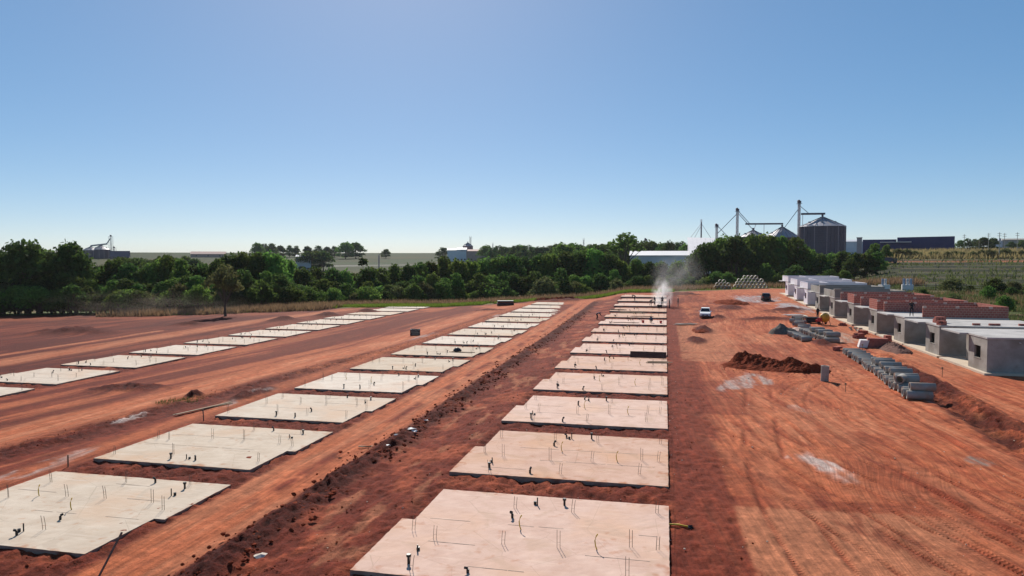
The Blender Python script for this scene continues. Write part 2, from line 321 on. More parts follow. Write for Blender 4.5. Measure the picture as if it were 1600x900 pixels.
# between A and B
ab = sst(-53.5, -52, X) * sst(-29, -30, X)
abc = mixc(np.outer(one, MID * .75), ORG * .72, sst(.4, .62, .6 * nA + .4 * nE)); abc = mixc(abc, RED, sst(.46, .60, fbm(X / 3, Y / 16, 51)) * .95)
col = mixc(col, abc, ab)
bnd = fbm((X - haul(Y)) / 1.9, Y / 34, 55, 4, .6)
col = mixc(col, RED * .75, ab * sst(.50, .60, bnd) * .85); col = mixc(col, ORG, ab * sst(.44, .36, bnd) * .6)
hd = X - haul(Y); hroad = np.exp(-(hd / 2.4) ** 4) * sst(8, 14, Y) * sst(160, 152, Y)
col = mixc(col, mixc(np.outer(one, ORG), PALE, sst(.42, .62, nE) * .7), hroad * .95)
dk = np.exp(-((hd - 4.6 + 1.5 * (nA - .5)) / 1.6) ** 2) * ab; col = mixc(col, DARK * 1.2, dk * .85 * sst(.3, .5, nB)); Z += dk * .22 * (nB - .2); loose = np.maximum(loose, dk * .8)
tr2 = np.exp(-((X + 30.4) / .9) ** 2) * (Y < 150); col = mixc(col, ORG, tr2 * .8)
# left of A
la = sst(-63, -65, X)
lac = mixc(np.outer(one, DARK * 1.15), RED * .8, sst(.42, .62, nA) * .8); lac = mixc(lac, MID, sst(.57, .7, fbm(X / 2, Y / 9, 61)) * .4)
bl_ = fbm((X - lefttr(Y)) / 2.6, Y / 26, 65, 4, .6)
lac = mixc(lac, MID * .8, sst(.56, .66, bl_) * .45); lac = mixc(lac, DARK * 1.1, sst(.45, .36, bl_) * .8)
col = mixc(col, lac, la)
for xo, wd, a, y1 in ((-.5, 2.6, .85, 160), (-7.5, .9, .9, 100), (-3.4, .8, .5, 150)):
    tt = np.exp(-((X - lefttr(Y) - xo) / wd) ** 4) * (Y < y1); col = mixc(col, mixc(np.outer(one, ORG), PALE, sst(.4, .6, nE) * .8) * .95, tt * a * sst(.25, .5, nE + .08))
edge = sst(-20, -13, T) * sst(-2, -6, T); col = mixc(col, ORG, edge * np.where(X < -64, .3, .75) * sst(.35, .5, nA + .06) * (X < 34))
# wheel ruts
RUT = np.zeros_like(X)
for k_, (fx, a, b) in enumerate(TR):
    m = track(X, Y, fx, .12 if k_ < 12 else .10) * sst(a - 4, a, Y) * sst(b + 6, b - 6, Y)
    s = sst(.38, .62, fbm(X / .8, Y / 3, 71 + int(a * 10 + b)))
    col = mixc(col, (RED + MID) * .5, m * s * (.75 if k_ < 12 else .5)); Z -= m * .08 * s; Z += .03 * s * (track(X, Y, fx, .10, 1.7 + .48) + track(X, Y, fx, .10, 1.7 - .48)) * sst(a - 4, a, Y) * sst(b + 6, b - 6, Y)
    m2 = np.exp(-((X - fx(Y)) / .45) ** 2) * sst(a - 4, a, Y) * sst(b + 6, b - 6, Y); col = mixc(col, PALE, m2 * .3 * s); RUT = np.maximum(RUT, m)
# spoil heaps and banks
for (mx, my, rx, ry, h) in MOUNDS:
    q = ((X - mx) / rx) ** 2 + ((Y - my) / ry) ** 2; m = np.exp(-q * 1.6) * (q < 6)
    Z += m * h * (.55 + .9 * nB); col = mixc(col, DARK * 1.15, sst(.12, .5, m) * sst(.2, .45, nB + .1)); loose = np.maximum(loose, m)
# washed out cement, lime and wet patches
def patch(px, py, rx, ry, ang, cc, a, brk):
    global col
    ca, sa = math.cos(ang), math.sin(ang); u = ((X - px) * ca + (Y - py) * sa) / rx; v = (-(X - px) * sa + (Y - py) * ca) / ry
    m = sst(1.15, .7, np.hypot(u, v) + 1.5 * (nB - .5)) * sst(brk - .12, brk + .05, fbm(X / .5, Y / 1.6, 91)) * (.35 + .65 * sst(.36, .56, nG)); col = mixc(col, cc, m * a)
patch(7.1, 34.2, .95, 2.6, .35, WHT, .85, .40); patch(5.6, 55, 1.3, 3.2, -.2, WHT * .8, .75, .42); patch(7.2, 57.5, .8, 2.4, .1, C3(.34, .30, .27), .8, .38)
patch(14.2, 35.5, .5, .8, 0, C3(.2, .17, .14), .8, .4); patch(8.4, 46.5, .7, 1.5, .4, WHT * .7, .6, .45); patch(16.9, 49.2, .7, .8, 0, WHT * .8, .7, .4)
patch(-34.3, 38.9, .7, 2.1, .1, WHT, .85, .35); patch(-30.6, 29.5, .7, 3.5, .0, WHT * .85, .7, .47); patch(-30.5, 46, .5, 4, 0, WHT * .8, .6, .5); patch(-31.5, 88, .8, 6, 0, WHT * .8, .6, .5); patch(-29, 120, 1.2, 7, 0, WHT * .9, .7, .48)
patch(17.5, 146, 4.2, 9, .1, C3(.36, .35, .35), .85, .25); patch(21.5, 128, 2.2, 9, .05, C3(.33, .33, .34), .85, .25); patch(19.5, 88, 2.0, 7, 0, C3(.36, .28, .22), .7, .3)
patch(10.5, 31.5, .22, 4.5, .28, RED, .75, .44); patch(12.8, 30.5, .2, 3.5, .3, RED, .7, .46); patch(11.6, 27, .3, 1.2, .3, RED, .6, .46); patch(17.6, 52, 1.1, 17, -.05, DARK * .9, .95, .22)
patch(7.0, 26.5, .7, 3.2, .45, RED, .6, .44); patch(5.2, 30.5, .9, 2.2, .5, RED, .5, .44); patch(18.3, 40, .8, 12, -.05, RED * .75, .85, .32); patch(6.3, 40, .5, 4, .3, RED, .6, .45); patch(9, 50, .6, 5, .15, RED, .5, .45)
patch(4.2, 112, 2.0, 13, .05, RED * .85, .85, .36); patch(7.5, 127, 2.5, 8, .2, RED * .85, .8, .40); patch(15, 109, 4.5, 2.5, 0, RED * .8, .85, .36); patch(18, 121, 3.5, 3, 0, RED * .7, .9, .34); patch(4, 148, 4, 9, 0, RED * .8, .85, .36); patch(11.5, 136, 3, 5, .3, RED * .7, .9, .36); patch(12, 85, 3, 6, 0, PALE, .5, .42); patch(9, 44, 3, 5, .2, PALE, .5, .44); patch(15, 62, 2, 9, .1, PALE, .5, .44)
patch(-38, 46, 1.3, 4, .1, C3(.05, .06, .03), .0, .4)
xl = 16.9 + .05 * (Y - 36); inb = sst(28, 34, Y) * sst(74, 68, Y); Z += inb * (-.32 * np.exp(-((X - xl) / .55) ** 2) + .30 * np.exp(-((X - xl - 1.3) / .7) ** 2) * (.5 + nB)); loose = np.maximum(loose, inb * np.exp(-((X - xl - .7) / 1.2) ** 2))
# crumbs and clods as relief, everywhere bare
bare = sst(6, 0, T) * (X < 37)
near = sst(170, 60, D)
Z += bare * (.045 * (nB - .5) + near * (.035 + .40 * loose) * (nC - .45) * 2 * .6)
col *= (1 + bare * near * .55 * (nC - .5) * 2 * (.55 + .45 * loose))[:, None]
# vegetation cover of the soil beyond the site
gr = fbm(X / 8, Y / 8, 101); gr2 = fbm(X / 2, Y / 2, 103)
veg = mixc(np.outer(one, C3(.15, .10, .045)), C3(.085, .10, .03), sst(.4, .6, gr)); veg = mixc(veg, C3(.12, .15, .035), sst(.55, .7, gr2) * .7)
vm = np.maximum(sst(-1, 3, T + 3 * (gr2 - .5)), sst(35.5, 38, X + 3 * (gr2 - .5)))
vm = np.maximum(vm, sst(-200, -215, X))
# far farmland
farm = fbm(X / 180, Y / 60, 111, 3); fcol = mixc(np.outer(one, C3(.030, .038, .007)), C3(.052, .048, .010), sst(.42, .58, farm)); fcol = mixc(fcol, C3(.030, .05, .010), sst(.56, .66, fbm(X / 90, Y / 50, 117, 3)))
fcol = mixc(fcol, C3(.11, .15, .03), np.exp(-((X + 150) / 45) ** 2 - ((Y - 395) / 30) ** 2) * .9)
veg = mixc(veg, fcol, sst(290, 360, D)); veg = mixc(veg, C3(.42, .38, .34), np.exp(-((D - 690 - .1 * X) / 9) ** 2) * (X < -140) * (X > -420) * .8)
RT = sst(.17, .30, X / np.maximum(Y, 1)) * (X > 20) * sst(172, 182, D)
tzz = np.clip(D - 170, 0, 280) / 22.0; ph = tzz - np.floor(tzz) + .25 * (gr - .5)
tcol = mixc(np.outer(one, C3(.115, .105, .042)), C3(.115, .066, .040), sst(.25, .5, ph) * sst(.3, .55, gr)); tcol = mixc(tcol, C3(.030, .036, .016), sst(.64, .72, ph)); tcol = mixc(tcol, C3(.13, .15, .045), sst(.5, .7, gr2) * .5)
tcol *= (.42 + .42 * fbm(X / 30, Y / 4, 163, 4))[:, None]
tcol = mixc(tcol, C3(.40, .135, .06), np.exp(-((D - 335 + 18 * np.sin(X / 60)) / 3.2) ** 2)); tcol = mixc(tcol, C3(.33, .235, .13), sst(338, 345, D) * sst(470, 420, D) * .85); tcol = mixc(tcol, C3(.38, .34, .31), sst(440, 470, D) * sst(700, 600, D) * .6)
tcol = mixc(tcol, C3(.40, .30, .19), np.exp(-((D - 183) / 2.0) ** 2) * .8)
veg = mixc(veg, tcol, RT)
col = mixc(col, veg, vm)
for (px, py, r) in [(-46, 212, 5), (-62, 214, 4), (24, 222, 4), (50, 222, 4)]:
    col = mixc(col, C3(.36, .11, .05), np.exp(-((X - px) ** 2 + (Y - py) ** 2) / r ** 2) * sst(.4, .55, gr2))
Z += vm * (T > 0) * .25 * (gr2 - .5) * sst(3000, 200, D)

gm = bpy.data.materials.new('red_earth'); gm.use_nodes = True
n = gm.node_tree.nodes; l = gm.node_tree.links; b = n['Principled BSDF']; b.inputs['Roughness'].default_value = .95; b.inputs['Specular IOR Level'].default_value = .12
at_ = n.new('ShaderNodeAttribute'); at_.attribute_name = 'Col'
tc = n.new('ShaderNodeTexCoord')
n1 = n.new('ShaderNodeTexNoise'); n1.inputs['Scale'].default_value = 2.6; n1.inputs['Detail'].default_value = 9; n1.inputs['Roughness'].default_value = .72
n2 = n.new('ShaderNodeTexNoise'); n2.inputs['Scale'].default_value = 14; n2.inputs['Detail'].default_value = 5; n2.inputs['Roughness'].default_value = .7
for q in (n1, n2): l.new(tc.outputs['Object'], q.inputs['Vector'])
def nd(t, **kw):
    q = n.new(t)
    for k_, v_ in kw.items(): setattr(q, k_, v_)
    return q
def mth(op, a, b_=None, c_=None):
    q = nd('ShaderNodeMath', operation=op)
    for i_, v_ in enumerate((a, b_, c_)):
        if v_ is None: continue
        if isinstance(v_, (int, float)): q.inputs[i_].default_value = v_
        else: l.new(v_, q.inputs[i_])
    return q.outputs[0]
fl = nd('ShaderNodeAttribute', attribute_name='flow'); ls = nd('ShaderNodeAttribute', attribute_name='loose'); rt_ = nd('ShaderNodeAttribute', attribute_name='rut')
sx = nd('ShaderNodeSeparateXYZ'); l.new(tc.outputs['Object'], sx.inputs[0])
cv = nd('ShaderNodeCombineXYZ'); l.new(mth('MULTIPLY', fl.outputs['Fac'], 5.0), cv.inputs[0]); l.new(mth('MULTIPLY', sx.outputs[1], .22), cv.inputs[1])
n3 = nd('ShaderNodeTexNoise'); n3.inputs['Scale'].default_value = 1.0; n3.inputs['Detail'].default_value = 9; n3.inputs['Roughness'].default_value = .68; l.new(cv.outputs[0], n3.inputs['Vector'])
n5 = nd('ShaderNodeTexNoise'); n5.inputs['Scale'].default_value = 5.5; n5.inputs['Detail'].default_value = 6; n5.inputs['Roughness'].default_value = .75; l.new(tc.outputs['Object'], n5.inputs['Vector'])
def rng_(src, a, b_, c_, d_):
    q = nd('ShaderNodeMapRange'); q.inputs['From Min'].default_value = a; q.inputs['From Max'].default_value = b_; q.inputs['To Min'].default_value = c_; q.inputs['To Max'].default_value = d_; l.new(src, q.inputs[0]); return q.outputs[0]
streak = rng_(n3.outputs[0], .34, .66, .66, 1.30); grain = rng_(n1.outputs[0], .32, .68, .74, 1.26); fine = rng_(n2.outputs[0], .3, .7, .84, 1.16); clump = rng_(n5.outputs[0], .36, .60, .45, 1.35)
lsf = mth('MINIMUM', ls.outputs['Fac'], 1.0)
mixf = nd('ShaderNodeMix'); l.new(lsf, mixf.inputs[0]); l.new(streak, mixf.inputs[2]); l.new(clump, mixf.inputs[3])
tread = mth('SINE', mth('ADD', mth('MULTIPLY', sx.outputs[1], 38.0), mth('MULTIPLY', mth('ABSOLUTE', mth('SINE', mth('MULTIPLY', fl.outputs['Fac'], 22.0))), 2.2)))
tr_ = mth('MULTIPLY', tread, rt_.outputs['Fac'])
tot = mth('MULTIPLY', mth('MULTIPLY', mixf.outputs[0], grain), mth('MULTIPLY', fine, mth('MULTIPLY_ADD', tr_, .16, 1.0)))
mm = n.new('ShaderNodeVectorMath'); mm.operation = 'SCALE'; l.new(at_.outputs['Color'], mm.inputs[0]); l.new(tot, mm.inputs['Scale'])
l.new(mm.outputs[0], b.inputs['Base Color'])
bp = n.new('ShaderNodeBump'); bp.inputs['Strength'].default_value = 1.0; bp.inputs['Distance'].default_value = .10
hh = mth('MULTIPLY_ADD', n2.outputs[0], .3, mth('MULTIPLY', n1.outputs[0], .8)); hh = mth('MULTIPLY_ADD', mth('MULTIPLY', lsf, n5.outputs[0]), 1.6, hh); hh = mth('MULTIPLY_ADD', n3.outputs[0], .45, hh); hh = mth('MULTIPLY_ADD', tr_, .12, hh)
l.new(hh, bp.inputs['Height']); l.new(bp.outputs[0], b.inputs['Normal'])

flow = np.where(X > .4, X - (f_a(np.minimum(Y, 140)) * (1 - sel) + f_b(np.minimum(Y, 150)) * sel) + wob_, np.where((X > -52) & (X < -29.5), X - haul(Y), np.where(X < -64, X - lefttr(Y), X))) + .25 * (nA - .5)
ATTR = {'flow': flow, 'loose': np.maximum(loose, vm), 'rut': RUT * sst(90, 40, D)}
ii = np.arange((NR - 1) * (NC - 1)); ri = ii // (NC - 1); ci = ii % (NC - 1); v0 = ri * NC + ci
F4 = np.stack([v0, v0 + 1, v0 + NC + 1, v0 + NC], 1)[:, ::-1]
fx_ = X[F4].mean(1); fy_ = Y[F4].mean(1); fT = fy_ - yb(fx_); fD = np.hypot(fx_, fy_)
reg = np.zeros(len(F4), int)
reg[(fx_ > -19.0) & (fx_ < -15.2) & (fy_ > 8) & (fy_ < 152)] = 1
reg[(np.abs(fx_ - haul(fy_)) < 2.3) & (fy_ > 8) & (fy_ < 154)] = 2
vegf = (fT > 1) | (fx_ > 36.5) | (fx_ < -205); reg[vegf] = 3
reg[vegf & (fD > 300)] = 5
reg[vegf & (fx_ / np.maximum(fy_, 1) > .235) & (fD > 177)] = 4
NAMES = {0: ('ground', 'bare red earth of the building site'), 1: ('dirt_road', 'dusty wheel-worn lane between two slab rows'), 2: ('dirt_road', 'wide orange haul road left of the middle slab row'),
         3: ('grass_bank', 'rough grassy ground around the site'), 4: ('terraced_field', 'brown and green terraced field on the right'), 5: ('farmland', 'far olive fields up to the horizon')}
V = np.stack([X, Y, Z], 1)
for k, (nm, lab) in NAMES.items():
    ff = F4[reg == k]; u, inv = np.unique(ff, return_inverse=True); inv = inv.reshape(ff.shape)
    me = bpy.data.meshes.new(nm); me.vertices.add(len(u)); me.vertices.foreach_set('co', V[u].astype(np.float32).ravel())
    me.loops.add(inv.size); me.loops.foreach_set('vertex_index', inv.astype(np.int32).ravel())
    me.polygons.add(len(ff)); me.polygons.foreach_set('loop_start', (np.arange(len(ff)) * 4).astype(np.int32)); me.polygons.foreach_set('loop_total', np.full(len(ff), 4, np.int32))
    me.polygons.foreach_set('use_smooth', np.ones(len(ff), bool)); me.update()
    ca = me.color_attributes.new('Col', 'FLOAT_COLOR', 'POINT'); cc = np.ones((len(u), 4), np.float32); cc[:, :3] = col[u]; ca.data.foreach_set('color', cc.ravel())
    for an_, av_ in ATTR.items():
        aa = me.attributes.new(an_, 'FLOAT', 'POINT'); aa.data.foreach_set('value', av_[u].astype(np.float32))
    me.materials.append(gm); o = link(nm, me); tag(o, lab, kind='structure')

# ------------------------------------------------------------------ foundation slabs
REB = [(.9, 6.3), (3.75, 6.2), (5.95, 6.2), (9.1, 6.8), (.75, 3.4), (1.75, 2.8), (4.1, 2.8), (6.0, 2.95), (8.3, 3.55), (9.1, 3.5), (1.8, .35), (4.9, .65), (8.25, 1.4)]
STUB = [(4.2, 6.9), (4.5, 6.65), (5.6, 6.9), (3.9, 5.15), (1.55, 1.8), (1.6, .85), (3.55, .5)]
def starter(h, lean, n4):
    m = MB(); s = .05
    for (a, c) in ((-s, 0), (s, 0)) if not n4 else ((-s, -.05), (s, -.05), (-s, .05), (s, .05)):
        m.tube([(a, c, -.02), (a + lean * .4, c, h * .5), (a + lean, c + lean * .3, h * (1 - .06 * (a > 0)))], .0095, 4)
    for q in (.3,):
        z = h * q; o_ = lean * q
        m.tube([(-s + o_, 0, z), (s + o_, 0, z)], .004, 3)
    return m.mesh('starter_bars', 'rebar')
STARTERS = [starter(.60, .0, False), starter(.5, .05, False), starter(.56, -.05, False), starter(.45, .03, False)]
def stub_mesh(k):
    m = MB()
    if k == 0: m.tube([(0, 0, -.02), (0, 0, .16), (.02, 0, .2), (.12, .02, .24)], .055, 8)
    elif k == 1: m.tube([(0, 0, -.02), (0, 0, .12)], .07, 8); m.tube([(.16, .05, -.02), (.16, .05, .3)], .03, 6)
    else: m.tube([(0, 0, -.02), (0, 0, .22)], .05, 8); m.lathe([(.0, .22), (.085, .22), (.085, .3), (.0, .3)], 8)
    return m.mesh('pipe_stub', 'black')
STUBS = [stub_mesh(k) for k in range(3)]
def conduit_mesh():
    m = MB(); m.tube([(0, 0, -.02), (-.05, 0, .12), (-.07, .01, .28), (-.03, .02, .42), (.02, .02, .5)], .02, 6); return m.mesh('conduit', 'yellow')
COND = conduit_mesh()
def slab_meshes(mname, mirror, seed):
    """foundation slab, 9.5 m by 7.7 m, with the half-metre notch at its street side"""
    r_ = random.Random(seed); nx = .48
    poly = [(0, 0), (9.5, 0), (9.5, 7.7), (nx, 7.7), (nx, 4.3), (0, 4.3)]
    if mirror: poly = [(9.5 - x, 7.7 - y) for x, y in poly]
    gx = np.concatenate([np.linspace(0, nx, 4)[:-1], np.linspace(nx, 9.5, 44)]); gy = np.concatenate([np.linspace(0, 4.3, 22)[:-1], np.linspace(4.3, 7.7, 18)])
    bm = bmesh.new(); vm_ = {}
    def gv(i, k):
        if (i, k) not in vm_: vm_[i, k] = bm.verts.new((gx[i], gy[k], 0))
        return vm_[i, k]
    for i in range(len(gx) - 1):
        for k in range(len(gy) - 1):
            if gx[i] < nx - .01 and gy[k] > 4.29: continue
            bm.faces.new((gv(i, k), gv(i + 1, k), gv(i + 1, k + 1), gv(i, k + 1)))
    edge_ = [e for e in bm.edges if e.is_boundary]
    ret = bmesh.ops.extrude_edge_only(bm, edges=edge_)
    low = [v for v in ret['geom'] if isinstance(v, bmesh.types.BMVert)]
    for v in low: v.co.z = -.45
    for f in bm.faces:
        if any(v.co.z < -.1 for v in f.verts): f.material_index = 1
    bnd = {v for e in edge_ for v in e.verts}
    for v in bm.verts:
        if v.co.z > -.1:
            v.co.z += r_.uniform(-.004, .003)
            if v in bnd: v.co.x += r_.uniform(-.009, .009); v.co.y += r_.uniform(-.009, .009); v.co.z -= r_.uniform(.0, .007)
    if mirror:
        for v in bm.verts: v.co.x, v.co.y = 9.5 - v.co.x, 7.7 - v.co.y
    bmesh.ops.recalc_face_normals(bm, faces=bm.faces[:])
    me = bpy.data.meshes.new('slab'); bm.to_mesh(me); bm.free()
    co = np.zeros(len(me.vertices) * 3, np.float32); me.vertices.foreach_get('co', co); co = co.reshape(-1, 3); cx, cy = co[:, 0], co[:, 1]
    ed_ = np.minimum(np.minimum(cx, 9.5 - cx), np.minimum(cy, 7.7 - cy)); d_ = .5 * np.exp(-ed_ / .3) + .5 * np.clip(fbm(cx / 1.9 + seed * 9, cy / 1.9, 200 + seed, 4) - .48, 0, 1) * 2
    aa = me.attributes.new('dirt', 'FLOAT', 'POINT'); aa.data.foreach_set('value', d_.astype(np.float32))
    me.materials.append(M[mname]); me.materials.append(M['slab_edge']); return me
def joints(mirror, seed):
    r_ = random.Random(seed); m = MB()
    for y, x0, x1 in ((2.55, 1.6, 8.9), (4.55, 1.0, 9.1), (1.0, 1.2, 5.2)):
        x = x0
        while x < x1:
            L = r_.uniform(.7, 2.2); xe = min(x1, x + L)
            if r_.random() < .8: yy = y + r_.uniform(-.02, .02); m.box(x, xe, yy - .012, yy + .012, .003, .006)
            x = xe + r_.uniform(.02, .25)
    if mirror: m.v = [(9.5 - x, 7.7 - y, z) for x, y, z in m.v]
    return m.mesh('joint_line', 'joint')
ORD = ['nearest', 'second', 'third', 'fourth', 'fifth', 'sixth', 'seventh', 'eighth', 'ninth', 'tenth', 'eleventh', 'twelfth', 'thirteenth', 'farthest']
ROWN = {'C': ('right-hand slab row beside the open red yard', 'slab_pink', False), 'B': ('middle slab row beside the dusty wheel lane', 'slab_grey', True), 'A': ('far left slab row', 'slab_grey', False)}
SLABZ = {}
for rn, (x0, ys) in (('C', ROWC), ('B', ROWB), ('A', ROWA)):
    txt, mn, mir = ROWN[rn]
    protos = [(slab_meshes(mn, mir, 3 + k), joints(mir, 5 + k)) for k in range(3)]
    for k, y0 in enumerate(ys):
        zc = gz(x0 + 4.7, y0 + 3.85) + .15
        SLABZ[rn, k] = zc
        last = k == len(ys) - 1
        nm = 'farthest' if last else ORD[k]
        note = {('C', 4): 'with a brown formwork panel lying on it', ('B', 0): 'with tall bars and white pipe ends', ('C', 0): 'cut by the lower picture edge'}.get((rn, k), 'pale concrete with starter bars')
        e = empty('foundation_slab', (x0, y0, zc), R(random.uniform(-.25, .25)), f'{nm} flat house slab of the {txt}', 'slab', f'slabs of the {txt}')
        pm, jm = protos[k % 3]
        so = link('slab', pm, e); link('joint_line', jm, e)['kind'] = 'stuff'
        if y0 > 125: cnt = 6
        else: cnt = len(REB)
        rr_ = random.Random(k * 7 + ord(rn))
        for (a, c) in REB[:cnt]:
            if rr_.random() < .12: continue
            a += rr_.uniform(-.06, .06); c += rr_.uniform(-.06, .06)
            if mir: a, c = 9.5 - a, 7.7 - c
            link('starter_bars', rr_.choice(STARTERS), e, (a, c, 0), (0, 0, rr_.uniform(-.5, .5)))
        if y0 < 125:
            for q, (a, c) in enumerate(STUB):
                if rr_.random() < .12: continue
                a += rr_.uniform(-.1, .1); c += rr_.uniform(-.1, .1)
                if mir: a, c = 9.5 - a, 7.7 - c
                link('pipe_stub', STUBS[q % 3], e, (a, c, 0), (0, 0, rr_.uniform(0, 6)), (.85, .85, rr_.uniform(.7, 1.1)))
            if rn == 'C' or k in (0, 3):
                for (a, c) in ((4.45, 4.2), (7.2, 3.1)):
                    if mir: a, c = 9.5 - a, 7.7 - c
                    link('conduit', COND, e, (a, c, 0), (0, 0, rr_.uniform(-.4, .4)))
# conduits poking out of the side of the nearest right slab
m = MB()
for dy, dz in ((0, 0), (.09, -.04), (-.06, .03)): m.tube([(0, dy, dz), (.35, dy * 1.4, dz + .02), (.68, dy * 1.2 - .05, dz - .01)], .028, 6)
e = empty('conduit_bundle', (.18, 25.3, SLABZ['C', 0] - .08), 0, 'yellow conduits with black ends sticking out beside the nearest right slab', 'conduit'); m.build('tube', 'yellow', e)
m = MB()
for a in range(6): m.tube([(.66, 0, 0), (.78 + .1 * math.cos(a), .16 * math.sin(a * 1.1), -.06 + .03 * math.sin(a * 2))], .024, 5)
m.build('cable_end', 'black', e)

# ------------------------------------------------------------------ small site clutter on and around the slabs
def plank_pile(name, loc, rz, n_, L, label, cat, mname='wood', spread=.5, part='plank'):
    e = empty(name, loc, rz, label, cat); r_ = random.Random(int(abs(loc[0] * 31 + loc[1] * 7)))
    for i in range(n_):
        l_ = L * r_.uniform(.75, 1); w_ = r_.uniform(.09, .2); m = MB(); m.box(-l_ / 2, l_ / 2, -w_ / 2, w_ / 2, 0, .035)
        m.build(part, mname, e, (r_.uniform(-.25, .25), r_.uniform(-spread, spread), .01 + .037 * (i // 2)), (0, 0, r_.uniform(-.18, .18)))
    return e
e = empty('formwork_panel', (-1.55, 66.55, SLABZ['C', 4] + .02), R(-1), 'dark brown formwork panel tilted on the fifth right-hand slab', 'formwork')
for i in range(5):
    m = MB(); m.box(-1.68, 1.68, 0, .14, 0, .045); o = m.build('board', 'formwork', e, (0, .02 + .115 * i, .03 + .105 * i), (R(42), 0, 0))
for sx in (-1.3, 0, 1.3):
    m = MB(); m.tube([(sx, .62, .02), (sx, .55, .55)], .03, 5); m.build('prop', 'wood', e)
plank_pile('timber_boards', (-.6, 64.3, SLABZ['C', 4]), .05, 4, 2.2, 'loose boards at the edge of the formwork panel slab', 'boards')
plank_pile('timber_boards', (-5.5, 118.2, SLABZ['C', 9] + .01), .12, 9, 4.5, 'scattered timber on the slab just nearer than the dust', 'boards', spread=1.2)
plank_pile('timber_boards', (-8.0, 121.5, SLABZ['C', 10] + .01), -.1, 6, 3.2, 'left heap of timber on the slab below the bending worker', 'boards', spread=.8)
plank_pile('timber_boards', (-3.6, 110.8, SLABZ['C', 9] + .01), .0, 3, 3.8, 'dark planks laid across the slab behind the crouching worker', 'boards', 'formwork', .25)
plank_pile('timber_boards', (-5.6, 101.5, SLABZ['C', 8] + .01), .02, 3, 4.2, 'pale long planks left of the crouching worker', 'boards', spread=.3)
plank_pile('timber_boards', (2.8, 101.5, gz(2.8, 101.5) + .03), .3, 10, 3.2, 'grey heap of boards on bare ground right of the slabs', 'boards', 'pipe', .9)
plank_pile('timber_boards', (-31.2, 42.4, gz(-31.2, 42.4) + .05), R(80), 3, 4.6, 'long pale poles left of the middle slab row', 'boards', spread=.2)
plank_pile('timber_boards', (-31.4, 47.8, gz(-31.4, 47.8) + .05), R(86), 3, 4.2, 'second bundle of pale poles left of the middle row', 'boards', spread=.2)
plank_pile('timber_boards', (12.2, 136, gz(12.2, 136) + .25), R(-50), 2, 4.0, 'grey beam lying on the soil bank near the white car', 'boards', 'pipe', .2)
plank_pile('timber_boards', (-21.6, 72.6, SLABZ['B', 5] + .01), R(4), 3, 3.0, 'thin boards on a middle-row slab beside the dark bag', 'boards', spread=.4)
plank_pile('timber_boards', (-16.05, 35.2, gz(-16, 35.2) + .02), R(12), 2, .8, 'short pale boards lying in the dusty lane', 'boards', spread=.1)
# leaning stake at near left slab, stakes beside the second slab
for (x, y, L, dx, dy, lab) in [(-17.75, 19.7, 1.5, -.32, -.75, 'dark stake leaning against the nearest middle-row slab'), (-29.2, 29.0, .75, 0, 0, 'upright stake at the left corner of the second middle slab'), (-29.0, 39.2, .9, .05, 0, 'upright stake left of the third middle slab')]:
    m = MB(); m.tube([(dx, dy, -.12), (0, 0, L * .8)], .035, 6); e = empty('stake', (x, y, gz(x, y)), 0, lab, 'stake'); m.build('pole', 'wood' if dx == 0 else 'rebar', e)
for (x, y, s, lab) in [(12.4, 52.5, .5, 'thin marker stake between the pipes and the second house'), (20.6, 58.5, .7, 'short marker stake near the right pipe row end'), (18.3, 71.5, .9, 'thin survey stake by the red brick pallets')]:
    m = MB(); m.tube([(0, 0, -.1), (.02, 0, s)], .022, 5); m.box(-.06, .06, -.03, .03, s, s + .12); e = empty('stake', (x, y, gz(x, y)), 0, lab, 'stake'); m.build('pole', 'wood', e)
# black sack on B slab
m = MB(); m.lathe([(0, .0), (.42, .02), (.46, .15), (.32, .35), (.12, .48), (.0, .5)], 10); m.v = [(x * (1 + .25 * math.sin(5 * y)), y, z) for x, y, z in m.v]
o = m.build('sack', 'black', None, (-22.3, 73.2, SLABZ['B', 5]), smooth=True); tag(o, 'black sack slumped on the sixth middle-row slab', 'sack')
# dark slatted crate
def crate(loc, rz, L, W, Hh, label, mname, n_=4):
    e = empty('crate', loc, rz, label, 'crate')
    for s in (0, 1):
        for i in range(n_):
            z0 = Hh * i / n_ + .01; z1 = Hh * (i + 1) / n_ - .03
            m = MB(); m.box(-L / 2, L / 2, -W / 2 + s * (W - .04), -W / 2 + .04 + s * (W - .04), z0, z1); m.build('slat', mname, e)
            m = MB(); m.box(-L / 2 + s * (L - .04), -L / 2 + .04 + s * (L - .04), -W / 2 + .043, W / 2 - .043, z0, z1); m.build('slat', mname, e)
    for sx in (-1, 1):
        for sy in (-1, 1):
            m = MB(); m.box(sx * (L / 2 + .03) - .035, sx * (L / 2 + .03) + .035, sy * (W / 2 + .03) - .035, sy * (W / 2 + .03) + .035, 0, Hh + .03); m.build('post', mname, e)
    m = MB(); m.box(-L / 2 + .045, L / 2 - .045, -W / 2 + .045, W / 2 - .045, .02, .06); m.build('floor', mname, e)
    return e
crate((-33.6, 90.6, gz(-33.6, 90.6)), R(14), 1.15, .95, .85, 'small dark grey crate alone on the haul road', 'tub')
e = empty('block_stack', (-35.0, 152, gz(-35, 152)), R(16), 'long dark stack of boards at the far grass edge', 'stack')
for i in range(4):
    m = MB(); m.box(-1.9 + .05 * i, 1.9 - .03 * i, -.9, .9, .02 + .27 * i, .27 + .27 * i); m.build('board_layer', 'tub' if i % 2 else 'formwork', e)
